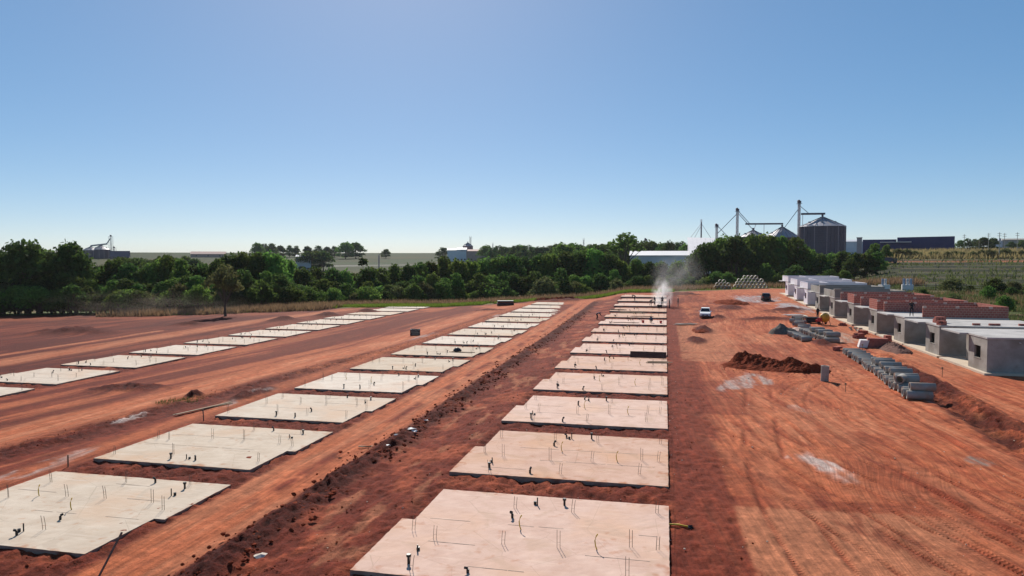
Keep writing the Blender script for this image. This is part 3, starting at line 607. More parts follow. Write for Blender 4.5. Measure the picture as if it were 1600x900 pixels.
# litter: pale rags on the berm
for i, (x, y, s) in enumerate([(-14.2, 37.6, .35), (-13.7, 36.9, .3), (-14.5, 36.2, .22), (-14.1, 33.9, .2), (-14.0, 39.6, .2), (-13.2, 20.6, .3)]):
    m = MB(); n_ = 9; r_ = random.Random(i)
    ring = [(s * r_.uniform(.25, 1.1) * math.cos(2 * math.pi * k / n_), s * r_.uniform(.2, .8) * math.sin(2 * math.pi * k / n_), r_.uniform(.0, .09)) for k in range(n_)]
    m.add(ring + [(.05, 0, .09)], [(k, (k + 1) % n_, n_) for k in range(n_)])
    lab = ['largest white rag on the dark berm beside the lane', 'white rag on the berm, nearest to the largest one', 'small white scrap left on the berm crest', 'lone white scrap lower down the berm', 'upper white scrap on the berm', 'greenish plastic scrap near the lower picture edge'][i]
    o = m.build('rag', 'plastic_white' if i < 5 else 'slab_grey', None, (x, y, gz(x, y) + (.33 if i < 5 else .06))); tag(o, lab, 'litter', 'scraps on the berm')

# ------------------------------------------------------------------ soil mounds (things of their own)
def heap(name, loc, rx, ry, h, mname, label, cat, seed, peaks=None, rough=.35, nu=54, nv=30, rz=0):
    gx, gy = np.meshgrid(np.linspace(-1.15, 1.15, nu), np.linspace(-1.15, 1.15, nv), indexing='ij')
    gx = gx.ravel(); gy = gy.ravel(); q = np.hypot(gx, gy)
    pk = 0
    for (px, py, s, a) in (peaks or [(0, 0, .55, 1)]): pk = np.maximum(pk, a * np.clip(1.12 - np.hypot(gx - px, (gy - py)) / (s * 1.9), 0, 1) ** 1.15)
    nz = fbm(gx * rx / .55, gy * ry / .55, seed, 4, .6); nz2 = fbm(gx * rx / 1.6, gy * ry / 1.6, seed + 5, 3)
    edge_ = sst(1.12, .8, q + .35 * (nz2 - .5))
    z = h * pk * (1 - rough * .5 + rough * nz * 1.3) * edge_ + .22 * (nz - .4) * edge_ * min(1, h) - .12 * (1 - edge_)
    vs = np.stack([gx * rx, gy * ry, z], 1); fs = []
    for i in range(nu - 1):
        for j in range(nv - 1): k = i * nv + j; fs.append((k, k + nv, k + nv + 1, k + 1))
    me = bpy.data.meshes.new(name); me.from_pydata(vs.tolist(), [], fs); me.materials.append(M[mname]); me.update()
    o = link(name, me, None, loc, (0, 0, rz)); return tag(o, label, cat)
heap('soil_mound', (9.3, 63.0, gz(9.3, 63)), 4.4, 2.3, 0.85, 'soil', 'large dark red soil heap in the middle of the yard', 'soil heap', 3, [(-.55, .2, .5, 1.0), (-.15, .1, .5, .72), (.3, .0, .42, .85), (.68, -.2, .33, .6)], .9, 150, 80, R(-22))
heap('gravel_pile', (14.4, 91.0, gz(14.4, 91)), 1.7, 1.5, 1.05, 'gravel', 'small grey aggregate pile beside the concrete pipes', 'gravel pile', 9, [(-.2, 0, .5, 1), (.4, 0, .4, .6)], .25)
heap('sand_pile', (16.2, 93.2, gz(16.2, 93.2)), 1.3, 1.2, .5, 'slab_pink', 'low pale sand pile behind the grey aggregate', 'sand pile', 19, None, .25)
heap('rubble_pile', (22.2, 75.2, gz(22.2, 75.2)), 1.3, 3.3, .55, 'rubble', 'brown rubble heap in front of the second house', 'rubble', 29, [(0, -.4, .5, .9), (0, .3, .5, 1)], .8, 40, 80)
heap('soil_mound', (4.6, 93.3, gz(4.6, 93.3)), 1.3, 4.6, .5, 'soil', 'dark soil heap between the boards and the white car', 'soil heap', 39, [(0, -.3, .6, 1), (0, .45, .5, .7)], .6, 40, 90)
heap('soil_mound', (-24.5, 162.5, gz(-24.5, 162.5)), 6.5, 1.8, 1.1, 'soil', 'long dark soil bank behind the middle slab row', 'soil heap', 49, [(-.5, 0, .5, .7), (.2, 0, .6, 1)], .5, 120, 40)
heap('soil_mound', (12.4, 137.5, gz(12.4, 137.5)), 2.6, 5, .55, 'soil', 'soil bank with a grey beam behind the white car', 'soil heap', 59, [(0, 0, .7, 1)], .5, 50, 80, R(25))

# clods: countless crumbs of earth
ico = [(0, 0, 1), (.894, 0, .447), (.276, .851, .447), (-.724, .526, .447), (-.724, -.526, .447), (.276, -.851, .447), (.724, .526, -.447), (-.276, .851, -.447), (-.894, 0, -.447), (-.276, -.851, -.447), (.724, -.526, -.447), (0, 0, -1)]
icf = [(0, 1, 2), (0, 2, 3), (0, 3, 4), (0, 4, 5), (0, 5, 1), (1, 6, 2), (2, 7, 3), (3, 8, 4), (4, 9, 5), (5, 10, 1), (2, 6, 7), (3, 7, 8), (4, 8, 9), (5, 9, 10), (1, 10, 6), (11, 7, 6), (11, 8, 7), (11, 9, 8), (11, 10, 9), (11, 6, 10)]
def scatter_clods(name, pts, mname, label, smin, smax):
    P = np.array(pts); nP = len(P); iv = np.array(ico); s = smin + (smax - smin) * rng.random(nP) ** 3
    sc3 = s[:, None, None] * (.6 + .7 * rng.random((nP, 12, 3))); zz = base_z(P[:, 0], P[:, 1]) + (P[:, 2] if P.shape[1] > 2 else 0)
    vs = iv[None] * sc3 * np.array([1, 1, .7]); vs[:, :, 0] += P[:, 0, None]; vs[:, :, 1] += P[:, 1, None]; vs[:, :, 2] += (zz + s * .25)[:, None]
    fs = (np.array(icf)[None] + 12 * np.arange(nP)[:, None, None]).reshape(-1, 3)
    me = bpy.data.meshes.new(name); me.from_pydata(vs.reshape(-1, 3).tolist(), [], fs.tolist()); me.materials.append(M[mname]); me.update()
    return tag(link(name, me), label, 'clods', kind='stuff')
pts = []
berm_pts = [(random.gauss(-14.35, .6), 13 + 110 * random.random() ** 1.5, .08 + .2 * random.random()) for _ in range(5200)]
for (x0, ys) in (ROWC, ROWB, ROWA):
    for y0 in ys[:8]:
        for _ in range(120): pts.append((x0 + 9.5 * random.random(), y0 - 2.1 + 1.9 * random.random(), .02))
for _ in range(1500): pts.append((random.uniform(-13.5, -9.6), 13 + 90 * random.random() ** 1.5, 0))
for _ in range(220): pts.append((random.uniform(.6, 3), 13 + 90 * random.random() ** 1.5, 0))
for _ in range(250): pts.append((random.uniform(3, 20), 14 + 80 * random.random() ** 1.3, -.01))
for _ in range(900): y = 25 + 100 * random.random(); pts.append((float(haul(y)) + random.gauss(4.6, 1), y, .1))
for _ in range(500): t = random.random() * 6.28; q = random.uniform(.7, 1.5); pts.append((9.3 + 4.4 * q * math.cos(t), 62.3 + 2.6 * q * math.sin(t), 0))
scatter_clods('berm_clods', berm_pts, 'soil', 'dark red lumps of earth heaped along the lane berm', .015, .13)
scatter_clods('soil_clods', pts, 'soil', 'dark red crumbs of earth strewn over the site', .010, .06)
scatter_clods('stone_chips', [(random.uniform(-14.5, 1), 13 + 70 * random.random() ** 1.6, .03) for _ in range(450)] + [(random.uniform(.5, 20), 13 + 70 * random.random() ** 1.6, .0) for _ in range(250)], 'cream', 'pale chips strewn on the red earth', .012, .05)

# ------------------------------------------------------------------ concrete pipes
def pipe_mesh(L, r, n_=20, t=.07, mname='pipe'):
    m = MB(); m.lathe([(r, 0), (r, L), (r - t, L), (r - t, 0), (r, 0)], n_); m.v = [(z - L / 2, x, y) for x, y, z in m.v]
    return m.mesh('concrete_pipe', mname, smooth=False)
PM = pipe_mesh(1.5, .285); PM2 = pipe_mesh(1.1, .29); PM3 = pipe_mesh(1.5, .45, 20, .09, 'pipe_pale')
for me in (PM, PM2, PM3):
    for p in me.polygons: p.use_smooth = len(p.vertices) == 4 and abs(p.normal.x) < .3
def pipe(me, x, y, z, rz, label, group, rot=None):
    o = link('concrete_pipe', me, None, (x, y, z), rot or (0, 0, rz)); return tag(o, label, 'pipe', group)
npipe = 0
r_ = random.Random(4)
for i in range(29):                             # right row, runs towards the camera
    y = 49.9 + .79 * i; x = float(np.interp(y, [49.5, 53.5, 61, 66, 72.5], [16.35, 16.4, 17.0, 17.3, 17.6])) + r_.uniform(-.14, .14)
    z = gz(x, y); pipe(PM, x, y, z + .285, R(r_.uniform(-11, 8)), 'grey concrete pipe on the ground layer of the right-hand pipe row', 'ground layer of the right pipe row')
    if i in (0, 4, 5, 8, 9, 12, 14, 15, 30): pipe(PM, x + r_.uniform(.1, .5), y + .33, z + .285 + .5, R(r_.uniform(-5, 4)), 'grey concrete pipe in the upper layer of the right-hand pipe row', 'upper layer of the right pipe row')
pipe(PM2, 16.0, 52.7, gz(16, 52.7) + .9, R(62), 'paler pipe turned end-on atop the near end of the row', 'pipe turned end-on')
for i in range(17):
    y = 80.6 + .66 * i; x = float(np.interp(y, [80, 92], [17.7, 16.9])) + r_.uniform(-.08, .08); z = gz(x, y)
    pipe(PM, x, y, z + .31, R(r_.uniform(-6, 6)), 'grey concrete pipe in the ground layer of the pipe cluster by the mixer', 'ground layer of the left pipe cluster')
    if i in (1, 2, 5, 6, 9, 10): pipe(PM, x + .2, y + .33, z + .84, R(r_.uniform(-6, 6)), 'grey concrete pipe in the upper layer of the cluster by the mixer', 'upper layer of the left pipe cluster')
for i in range(9):
    y = 82.2 + .75 * i; x = 15.4 - .06 * i + r_.uniform(-.1, .1); pipe(PM2, x, y, gz(x, y) + .29, R(r_.uniform(-25, 15)), 'short dark pipe lying in the loose row nearest the aggregate pile', 'loose pipes by the aggregate pile')
for i in range(7):
    y = 94.5 + 2.2 * i + r_.uniform(-.5, .5); x = 17.0 + .27 * i + r_.uniform(-.4, .4); pipe(PM, x, y, gz(x, y) + .31, R(r_.uniform(-30, 30)), 'grey concrete pipe in the single file towards the far houses', 'single file of pipes')
m = MB(); m.lathe([(.29, 0), (.29, 1.2), (.22, 1.2), (.22, 0)], 20); o = m.build('concrete_pipe', 'pipe', None, (11.95, 56.9, gz(11.95, 56.9) - .03), (0, R(1.5), 0), smooth=False)
tag(o, 'single concrete pipe standing upright beside the soil heap', 'pipe')
o = pipe(PM3, 19.2, 104.5, gz(19.2, 104.5) + .45, R(75), 'pale large pipe ring lying near the ground worker', 'large pale pipe ring')
for row, (n_, off) in enumerate(((9, 0), (8, .46), (7, .92), (4, 2.3))):
    for i in range(n_): pipe(PM3, 17.6 + off + .92 * i, 188, gz(21, 188) + .45 + .8 * row, R(90), 'pale concrete pipe in the big far stack seen end-on', 'far pipe stack')
for row, (n_, off) in enumerate(((5, 0), (4, .46), (2, 1.2))):
    for i in range(n_): pipe(PM3, 12.6 + off + .92 * i, 187, gz(15, 187) + .45 + .8 * row, R(90), 'pale concrete pipe in the small stack left of the big far stack', 'small far pipe stack')
for s in (-.15, 9.0):
    pass

# ------------------------------------------------------------------ houses
def brick_run(m, x0, x1, y0, y1, z0, nc, skip=None):
    along_x = (x1 - x0) > (y1 - y0); L = (x1 - x0) if along_x else (y1 - y0); bl, bh, j = .34, .235, .03
    m.cur = 1; m.box(x0 + .012, x1 - .012, y0 + .012, y1 - .012, z0, z0 + nc * bh - .012); m.cur = 0
    for c in range(nc):
        p = -(c % 2) * bl / 2
        while p < L - .02:
            a = max(0, p); b_ = min(L, p + bl) - j; p += bl
            if b_ - a < .04: continue
            if skip and skip((a + b_) / 2, c): continue
            z = z0 + c * bh; w_ = random.uniform(-.004, .004)
            if along_x: m.box(x0 + a, x0 + b_, y0 + w_, y1 + w_, z + j, z + bh)
            else: m.box(x0 + w_, x1 + w_, y0 + a, y0 + b_, z + j, z + bh)
WH, LX, LY, FB, RX = 2.75, 9.6, 7.3, 3.4, 1.3
def walls_with_hole(m, x0, x1, y0, y1, z0, z1, hy0, hy1, hz0, hz1):
    """wall slab whose long axis is y, with one rectangular opening"""
    m.box(x0, x1, y0, hy0, z0, z1); m.box(x0, x1, hy1, y1, z0, z1)
    if hz0 > z0: m.box(x0, x1, hy0, hy1, z0, hz0)
    m.box(x0, x1, hy0, hy1, hz1, z1)
def house(y0, style, label, zg, x0=24.45):
    e = empty('house', (x0, y0, zg), 0, label, 'house', 'row of small houses under construction')
    wm = 'white' if style == 'white' else 'plaster'; t = .15
    m = MB(); m.box(-.35, LX + .2, -.5, LY + 1.35, -.5, .14); m.build('footing', 'cream', e)
    m = MB(); walls_with_hole(m, 0, t, 0, FB, .14, WH, 1.15, 2.3, 1.08, 2.06); fw = m.build('front_wall', wm, e)
    m = MB(); m.box(-.03, t + .02, 1.10, 2.35, 1.03, 1.078); m.build('sill', wm, fw)
    if style == 'white':
        m = MB()
        for a in (1.152, 1.70, 2.258): m.box(.05, .09, a, a + .04, 1.082, 2.058)
        m.box(.052, .088, 1.192, 2.258, 1.082, 1.12); m.box(.052, .088, 1.192, 2.258, 2.02, 2.058); wo = m.build('window', 'frame', e)
        m = MB(); m.box(.066, .074, 1.15, 2.3, 1.08, 2.06); m.build('pane', 'glass', wo)
    m = MB(); m.box(.002, LX, -.002, t, .14, WH - .001) if False else m.box(t, LX, 0, t, .14, WH); m.build('side_wall', wm, e)
    m = MB(); m.box(RX, LX, LY - t, LY, .14, WH); m.build('side_wall', wm, e)
    m = MB(); m.box(t, RX + t, FB - t, FB, .14, WH); m.build('porch_wall', wm, e)
    m = MB(); walls_with_hole(m, RX, RX + t, FB, LY - t, .14, WH, 4.4, 5.3, .14, 2.24); m.build('recessed_wall', wm, e)
    m = MB(); m.box(LX - t, LX, t, LY - t, .14, WH); m.build('back_wall', wm, e)
    rz = WH
    m = MB(); m.prism([(-.05, -.05), (LX + .05, -.05), (LX + .05, LY + .05), (-.7, LY + .05), (-.7, FB + .02), (-.05, FB + .02)], rz, rz + .13)
    m.build('roof_slab', 'roof_conc', e); rz += .13
    if style == 'white': m = MB(); m.box(t + .01, LX - t - .01, t + .01, LY - t - .01, rz + .002, rz + .03); m.build('roof_membrane', 'parapet_grey', e)
    if style == 'white':
        H_ = 1.0
        for nm, bx in (('parapet', (0, LX, 0, t)), ('parapet', (0, LX, LY - t, LY)), ('parapet', (0, t, t, LY - t)), ('parapet', (LX - t, LX, t, LY - t)), ('parapet', (3.3, 3.3 + t, t + .02, LY - t - .02))):
            m = MB(); m.box(*bx, rz, rz + H_); p = m.build(nm, wm, e)
            m = MB(); m.box(bx[0] - .03, bx[1] + .03, bx[2] - .03, bx[3] + .03, rz + H_, rz + H_ + .05); m.build('coping', wm, p)
    elif style == 'grey':
        H_ = 1.05
        for bx in ((0, LX, 0, t), (0, LX, LY - t, LY), (0, t, t, LY - t), (LX - t, LX, t, LY - t)):
            m = MB(); m.box(bx[0], bx[1], bx[2], bx[3], rz, rz + H_); p = m.build('parapet', 'parapet_grey' if bx[1] - bx[0] > 1 else 'plaster', e)
        m = MB(); m.box(-.06, .9, -.06, .5, rz + H_ + .002, rz + H_ + .22); m.build('corner_cap', 'plaster', e)
    elif style in ('brick', 'brick_open'):
        m = MB(); nc = 5; xs = 1.7 if style == 'brick_open' else 0
        def ragged(a, c, L=LX): return c >= nc - 1 and (a % 3.1) < .35
        brick_run(m, xs, LX, 0, .19, rz, nc, ragged); brick_run(m, 0, LX, LY - .19, LY, rz, nc, ragged); brick_run(m, LX - .19, LX, .2, LY - .2, rz, nc)
        if style == 'brick': brick_run(m, 0, .19, .2, FB, rz, nc)
        brick_run(m, 4.6, 4.79, .2, LY - .2, rz, 2)
        o = m.build('parapet', ('brick', 'mortar'), e); o['kind'] = 'stuff'
    for q in range(3):                                      # drain spouts
        m = MB(); m.tube([(2.2 + 2.6 * q, -.22, WH - .25), (2.2 + 2.6 * q, .02, WH - .25)], .03, 6); m.build('spout', 'plastic_white', e)
    return e
HOUSES = [(60.6, 'bare', 'nearest bare grey house with a plain flat roof'), (70.3, 'bare', 'second house, bare grey with a few loose red bricks on its flat roof'), (79.8, 'brick_open', 'house with a worker standing on its roof corner'),
          (89.6, 'brick', 'middle house of the three with red brick parapets'), (100, 'brick', 'farthest house with a red brick parapet, next to the grey one'), (110.8, 'grey', 'grey rendered house next to the red brick parapets'),
          (121, 'grey', 'grey rendered house next to the white ones'), (131, 'white', 'nearest of the three white houses'), (141, 'white', 'middle one of the three white houses'), (151, 'white', 'farthest of the three white houses')]
HZ = []
for y0, st, lab in HOUSES:
    zg = gz(25, y0 + 3.6) + .02; HZ.append(zg); house(y0, st, lab, zg)
BR = MB(); BR.box(-.15, .15, -.1, .1, 0, .19); BRM = BR.mesh('brick', 'brick')
def brick_pile(loc, nx, ny, nz, rz, label, drop=.0, seed=1):
    e = empty('brick_pile', loc, rz, label, 'brick pile'); r_ = random.Random(seed)
    for k in range(nz):
        for i in range(nx):
            for j in range(ny):
                if r_.random() < drop * (k + 1): continue
                link('brick', BRM, e, ((i - nx / 2) * .31 + r_.uniform(-.02, .02), (j - ny / 2) * .21 + r_.uniform(-.02, .02), k * .193), (0, 0, r_.uniform(-.12, .12)))
    return e
rz2 = HZ[1] + WH + .132
brick_pile((24.9, 70.9, rz2), 2, 3, 2, .2, 'brick pile at the front corner of the second roof', .1, 2)
brick_pile((25.6, 73.4, rz2), 3, 3, 3, .1, 'brick pile in the middle of the second roof front', .12, 3)
brick_pile((27.9, 71.2, rz2), 2, 1, 1, .0, 'two loose bricks on the second roof', 0, 4)
brick_pile((29.4, 71.3, rz2), 3, 1, 1, .05, 'short line of loose bricks on the second roof', 0, 5)
brick_pile((32.4, 71.6, rz2), 6, 1, 1, .0, 'long line of bricks near the back of the second roof', 0, 6)
e = empty('brick_pallet', (20.3, 76.8, gz(20.3, 76.8)), R(-6), 'red brick stack half wrapped in white by the pipe row', 'brick pile')
for k in range(5):
    for i in range(6):
        for j in range(4): link('brick', BRM, e, (i * .31, j * .21, k * .193), (0, 0, random.uniform(-.05, .05)))
m = MB(); m.box(-1.0, -.2, -.15, .85, 0, .75); m.v = [(x + .25 * z, y, z) for x, y, z in m.v]; m.build('wrap', 'plastic_white', e)
brick_pile((21.6, 85.3, gz(21.6, 85.3)), 4, 4, 3, .3, 'loose brick pile in front of the brick-parapet houses', .15, 8)
brick_pile((22.9, 79.6, gz(22.9, 79.6)), 2, 3, 5, .1, 'upright red brick stack at the corner of the third house', .02, 9)
brick_pile((23.2, 90.3, gz(23.2, 90.3)), 3, 3, 2, .5, 'small brick pile at the corner of the fourth house', .2, 10)
brick_pile((23.0, 99.5, gz(23.0, 99.5)), 3, 3, 2, .7, 'small brick pile at the corner of the fifth house', .2, 12)
brick_pile((16.9, 74.9, gz(16.9, 74.9)), 3, 2, 2, .7, 'few bricks behind the end of the right pipe row', .1, 13)
e = empty('lumber_scraps', (23.0, 93.5, gz(23, 93.5)), 0, 'pale scraps of blocks beside the fourth house', 'blocks')
for i in range(7): m = MB(); m.box(-.2, .2, -.1, .1, 0, .2); m.build('block', 'pipe_pale', e, (random.uniform(-.7, .7), random.uniform(-1.2, 1.2), .01 + .2 * (i % 2)), (0, 0, random.uniform(0, 3)))
plank_pile('timber_boards', (19.3, 113.5, gz(19.3, 113.5) + .03), .3, 9, 3.2, 'pale boards scattered on the ground left of the ground worker', 'boards', 'plastic_white', .9)
m = MB(); m.tube([(24.0, 120.2, gz(24, 120) + .15), (24.5, 121.6, gz(24, 121) + 1.3)], .05, 5); o = m.build('brace', 'wood'); tag(o, 'timber brace leaning on the grey house front', 'brace')

# ------------------------------------------------------------------ cement mixer, tub
e = empty('cement_mixer', (20.9, 100.2, gz(20.9, 100.2)), R(25), 'yellow drum cement mixer standing in front of the houses', 'cement mixer')
m = MB(); m.lathe([(.0, -.55), (.42, -.52), (.62, -.2), (.62, .12), (.38, .55), (.3, .58), (.27, .5)], 20); d_ = m.build('drum', 'mixer_yellow', e, (0, 0, 1.0), (R(-72), 0, 0), smooth=True)
m = MB(); m.lathe([(.64, -.06), (.68, -.06), (.68, .04), (.64, .04), (.64, -.06)], 28); m.build('ring_gear', 'rebar', d_)
for sx in (-.55, .55):
    m = MB(); m.tube([(sx, -.5, .05), (sx, 0, 1.0), (sx, .5, .05)], .04, 6); m.build('stand', 'rebar', e)
    m = MB(); m.lathe([(.0, -.05), (.22, -.05), (.25, 0), (.22, .05), (0, .05)], 14); m.build('wheel', 'tyre', e, (sx, .5, .25), (0, R(90), 0))
m = MB(); m.box(-.95, -.6, -.3, .2, .5, 1.0); m.build('motor_box', 'mixer_red', e)
e = empty('mortar_tub', (19.9, 103.2, gz(19.9, 103.2)), R(5), 'dark wide mortar tub left of the cement mixer', 'tub')
m = MB(); m.prism([(-.85, -.5), (.85, -.5), (.85, .5), (-.85, .5)], .1, .75); m.v = [(x * (.72 + .4 * z), y * (.72 + .4 * z), z) for x, y, z in m.v]; m.build('tub', 'tub', e)
m = MB(); m.box(-.98, .98, -.6, -.5, .752, .80); m.box(-.98, .98, .5, .6, .752, .80); m.box(-.98, -.88, -.5, .5, .752, .80); m.box(.88, .98, -.5, .5, .752, .80); m.build('rim', 'tub', e)
e = empty('barrow', (20.35, 101.2, gz(20.35, 101.2)), R(-30), 'small red wheelbarrow against the cement mixer', 'wheelbarrow')
m = MB(); m.prism([(-.3, -.4), (.3, -.4), (.3, .45), (-.3, .45)], .35, .65); m.v = [(x * (.6 + .6 * z), y * (.6 + .6 * z), z) for x, y, z in m.v]; m.build('tray', 'mixer_red', e)
m = MB(); m.lathe([(0, -.04), (.17, -.04), (.19, 0), (.17, .04), (0, .04)], 12); m.build('wheel', 'tyre', e, (0, .55, .19), (0, R(90), 0))
for sx in (-.22, .22): m = MB(); m.tube([(sx * .3, .55, .2), (sx, .0, .34), (sx * 1.3, -.95, .55)], .02, 5); m.build('handle', 'rebar', e); m = MB(); m.tube([(sx, -.25, .36), (sx * 1.1, -.3, .0)], .02, 5); m.build('leg', 'rebar', e)

# ------------------------------------------------------------------ cars
def car(loc, rz, label, paint, kind='hatch'):
    """body from cross-sections along the length; front towards -y"""
    e = empty('parked_car', loc, rz, label, 'car')
    L, W = 4.0, .82
    S = [(-2.0, .62, .32, .58), (-1.92, .74, .25, .72), (-1.6, .80, .2, .82), (-1.0, .82, .2, .92), (-.2, .82, .2, .94), (.8, .82, .2, .95), (1.5, .81, .2, .96), (1.9, .76, .28, .93), (2.0, .68, .36, .85)]
    m = MB(); vs = []; fs = []
    for (y, w_, zb, zt) in S:
        vs += [(-w_ * .92, y, zb), (-w_, y, (zb + zt) / 2), (-w_ * .96, y, zt), (w_ * .96, y, zt), (w_, y, (zb + zt) / 2), (w_ * .92, y, zb)]
    for i in range(len(S) - 1):
        for k in range(6): fs.append((i * 6 + k, i * 6 + (k + 1) % 6, (i + 1) * 6 + (k + 1) % 6, (i + 1) * 6 + k))
    fs += [tuple(range(6)), tuple(range(len(S) * 6 - 1, len(S) * 6 - 7, -1))]
    m.add(vs, fs); body = m.build('body', paint, e)
    yf, yr, tf, tr = -1.05, 1.85, -.35, 1.35; zt = 1.44; tw = .60
    m = MB(); cab = [(-.76, yf, .90), (.76, yf, .90), (.76, yr, .93), (-.76, yr, .93), (-tw, tf, zt), (tw, tf, zt), (tw, tr, zt), (-tw, tr, zt)]
    m.add(cab, [(4, 5, 6, 7), (0, 1, 5, 4), (1, 2, 6, 5), (2, 3, 7, 6), (3, 0, 4, 7)]); m.build('cabin', paint, e)
    def pane(nm, a, b_, c, d_, off, sh=.1):
        q = [Vector(cab[i]) for i in (a, b_, c, d_)]; ce = sum(q, Vector()) / 4; nn = (q[1] - q[0]).cross(q[3] - q[0]).normalized()
        pp = [ce + (v - ce) * (1 - sh) + nn * off for v in q]; m = MB(); m.add(pp, [(0, 1, 2, 3)]); m.build(nm, 'glass', e)
    pane('windscreen', 0, 1, 5, 4, .006); pane('side_window', 1, 2, 6, 5, .006, .16); pane('rear_window', 2, 3, 7, 6, .006, .14); pane('side_window', 3, 0, 4, 7, .006, .16)
    for sx in (-1, 1):
        m = MB(); m.box(sx * .6 - .13, sx * .6 + .13, -2.0, -1.9, .58, .71); m.build('headlight', 'lamp', e)
        m = MB(); m.box(sx * .64 - .1, sx * .64 + .1, 1.93, 2.01, .62, .9); m.build('tail_light', 'redlamp', e)
        m = MB(); m.box(sx * .9 - .07, sx * .9 + .07, -.98, -.86, .92, 1.05); m.build('mirror', paint, e)
        for y in (-1.28, 1.25):
            m = MB(); m.lathe([(.18, -.09), (.29, -.09), (.31, 0), (.29, .09), (.18, .09), (.18, -.09)], 18); wo = m.build('wheel', 'tyre', e, (sx * .74, y, .31), (0, R(90), 0))
            m = MB(); m.lathe([(0, -.07), (.18, -.07), (.18, .07), (0, .07)], 12); m.build('rim', 'rim', wo)
    m = MB(); m.box(-.42, .42, -2.02, -1.96, .40, .56); m.build('grille', 'black', e)
    m = MB(); m.box(-.7, .7, -2.015, -1.93, .26, .38); m.build('bumper', 'black', e)
    m = MB(); m.box(-.2, .2, -2.03, -2.021, .42, .51); m.build('number_plate', 'plastic_white', e)
    return e
car((6.1, 112.3, gz(6.1, 112.3) + .03), R(-4), 'white hatchback parked on the red earth facing the camera', 'carwhite')
car((18.9, 141.5, gz(18.9, 141.5) + .03), R(176), 'black car parked by the grey pavement before the white houses', 'cardark')

# ------------------------------------------------------------------ people
def J(p, head_dir=(0, .02, .12)):
    return p
POSE = {
 'stand': dict(pel=(0, 0, .95), spi=(0, .01, 1.15), che=(0, 0, 1.36), nec=(0, 0, 1.50), hea=(0, .02, 1.60), top=(0, .02, 1.70), sh=(.19, 0, 1.41), el=(.25, -.02, 1.14), wr=(.25, .08, .90), hip=(.10, 0, .90), kn=(.12, .03, .50), an=(.13, -.01, .09), toe=(.15, .16, .04)),
 'bend': dict(pel=(0, -.12, .90), spi=(0, .05, 1.02), che=(0, .28, 1.10), nec=(0, .42, 1.12), hea=(0, .52, 1.10), top=(0, .61, 1.07), sh=(.19, .30, 1.10), el=(.24, .42, .84), wr=(.18, .58, .62), hip=(.11, -.12, .86), kn=(.16, .02, .48), an=(.17, -.1, .09), toe=(.2, .07, .04)),
 'crouch': dict(pel=(0, -.12, .38), spi=(0, -.02, .55), che=(0, .10, .72), nec=(0, .18, .84), hea=(0, .22, .94), top=(0, .24, 1.03), sh=(.19, .1, .76), el=(.26, .24, .56), wr=(.16, .42, .48), hip=(.11, -.1, .36), kn=(.2, .26, .5), an=(.17, .0, .09), toe=(.2, .16, .04)),
 'stride': dict(pel=(0, 0, .93), spi=(0, .03, 1.13), che=(0, .07, 1.34), nec=(0, .1, 1.47), hea=(0, .14, 1.57), top=(0, .16, 1.67), sh=(.19, .07, 1.39), el=(.27, .08, 1.13), wr=(.2, .3, 1.02), hip=(.1, 0, .88), kn=(.12, .1, .49), an=(.13, .0, .09), toe=(.15, .17, .04))}
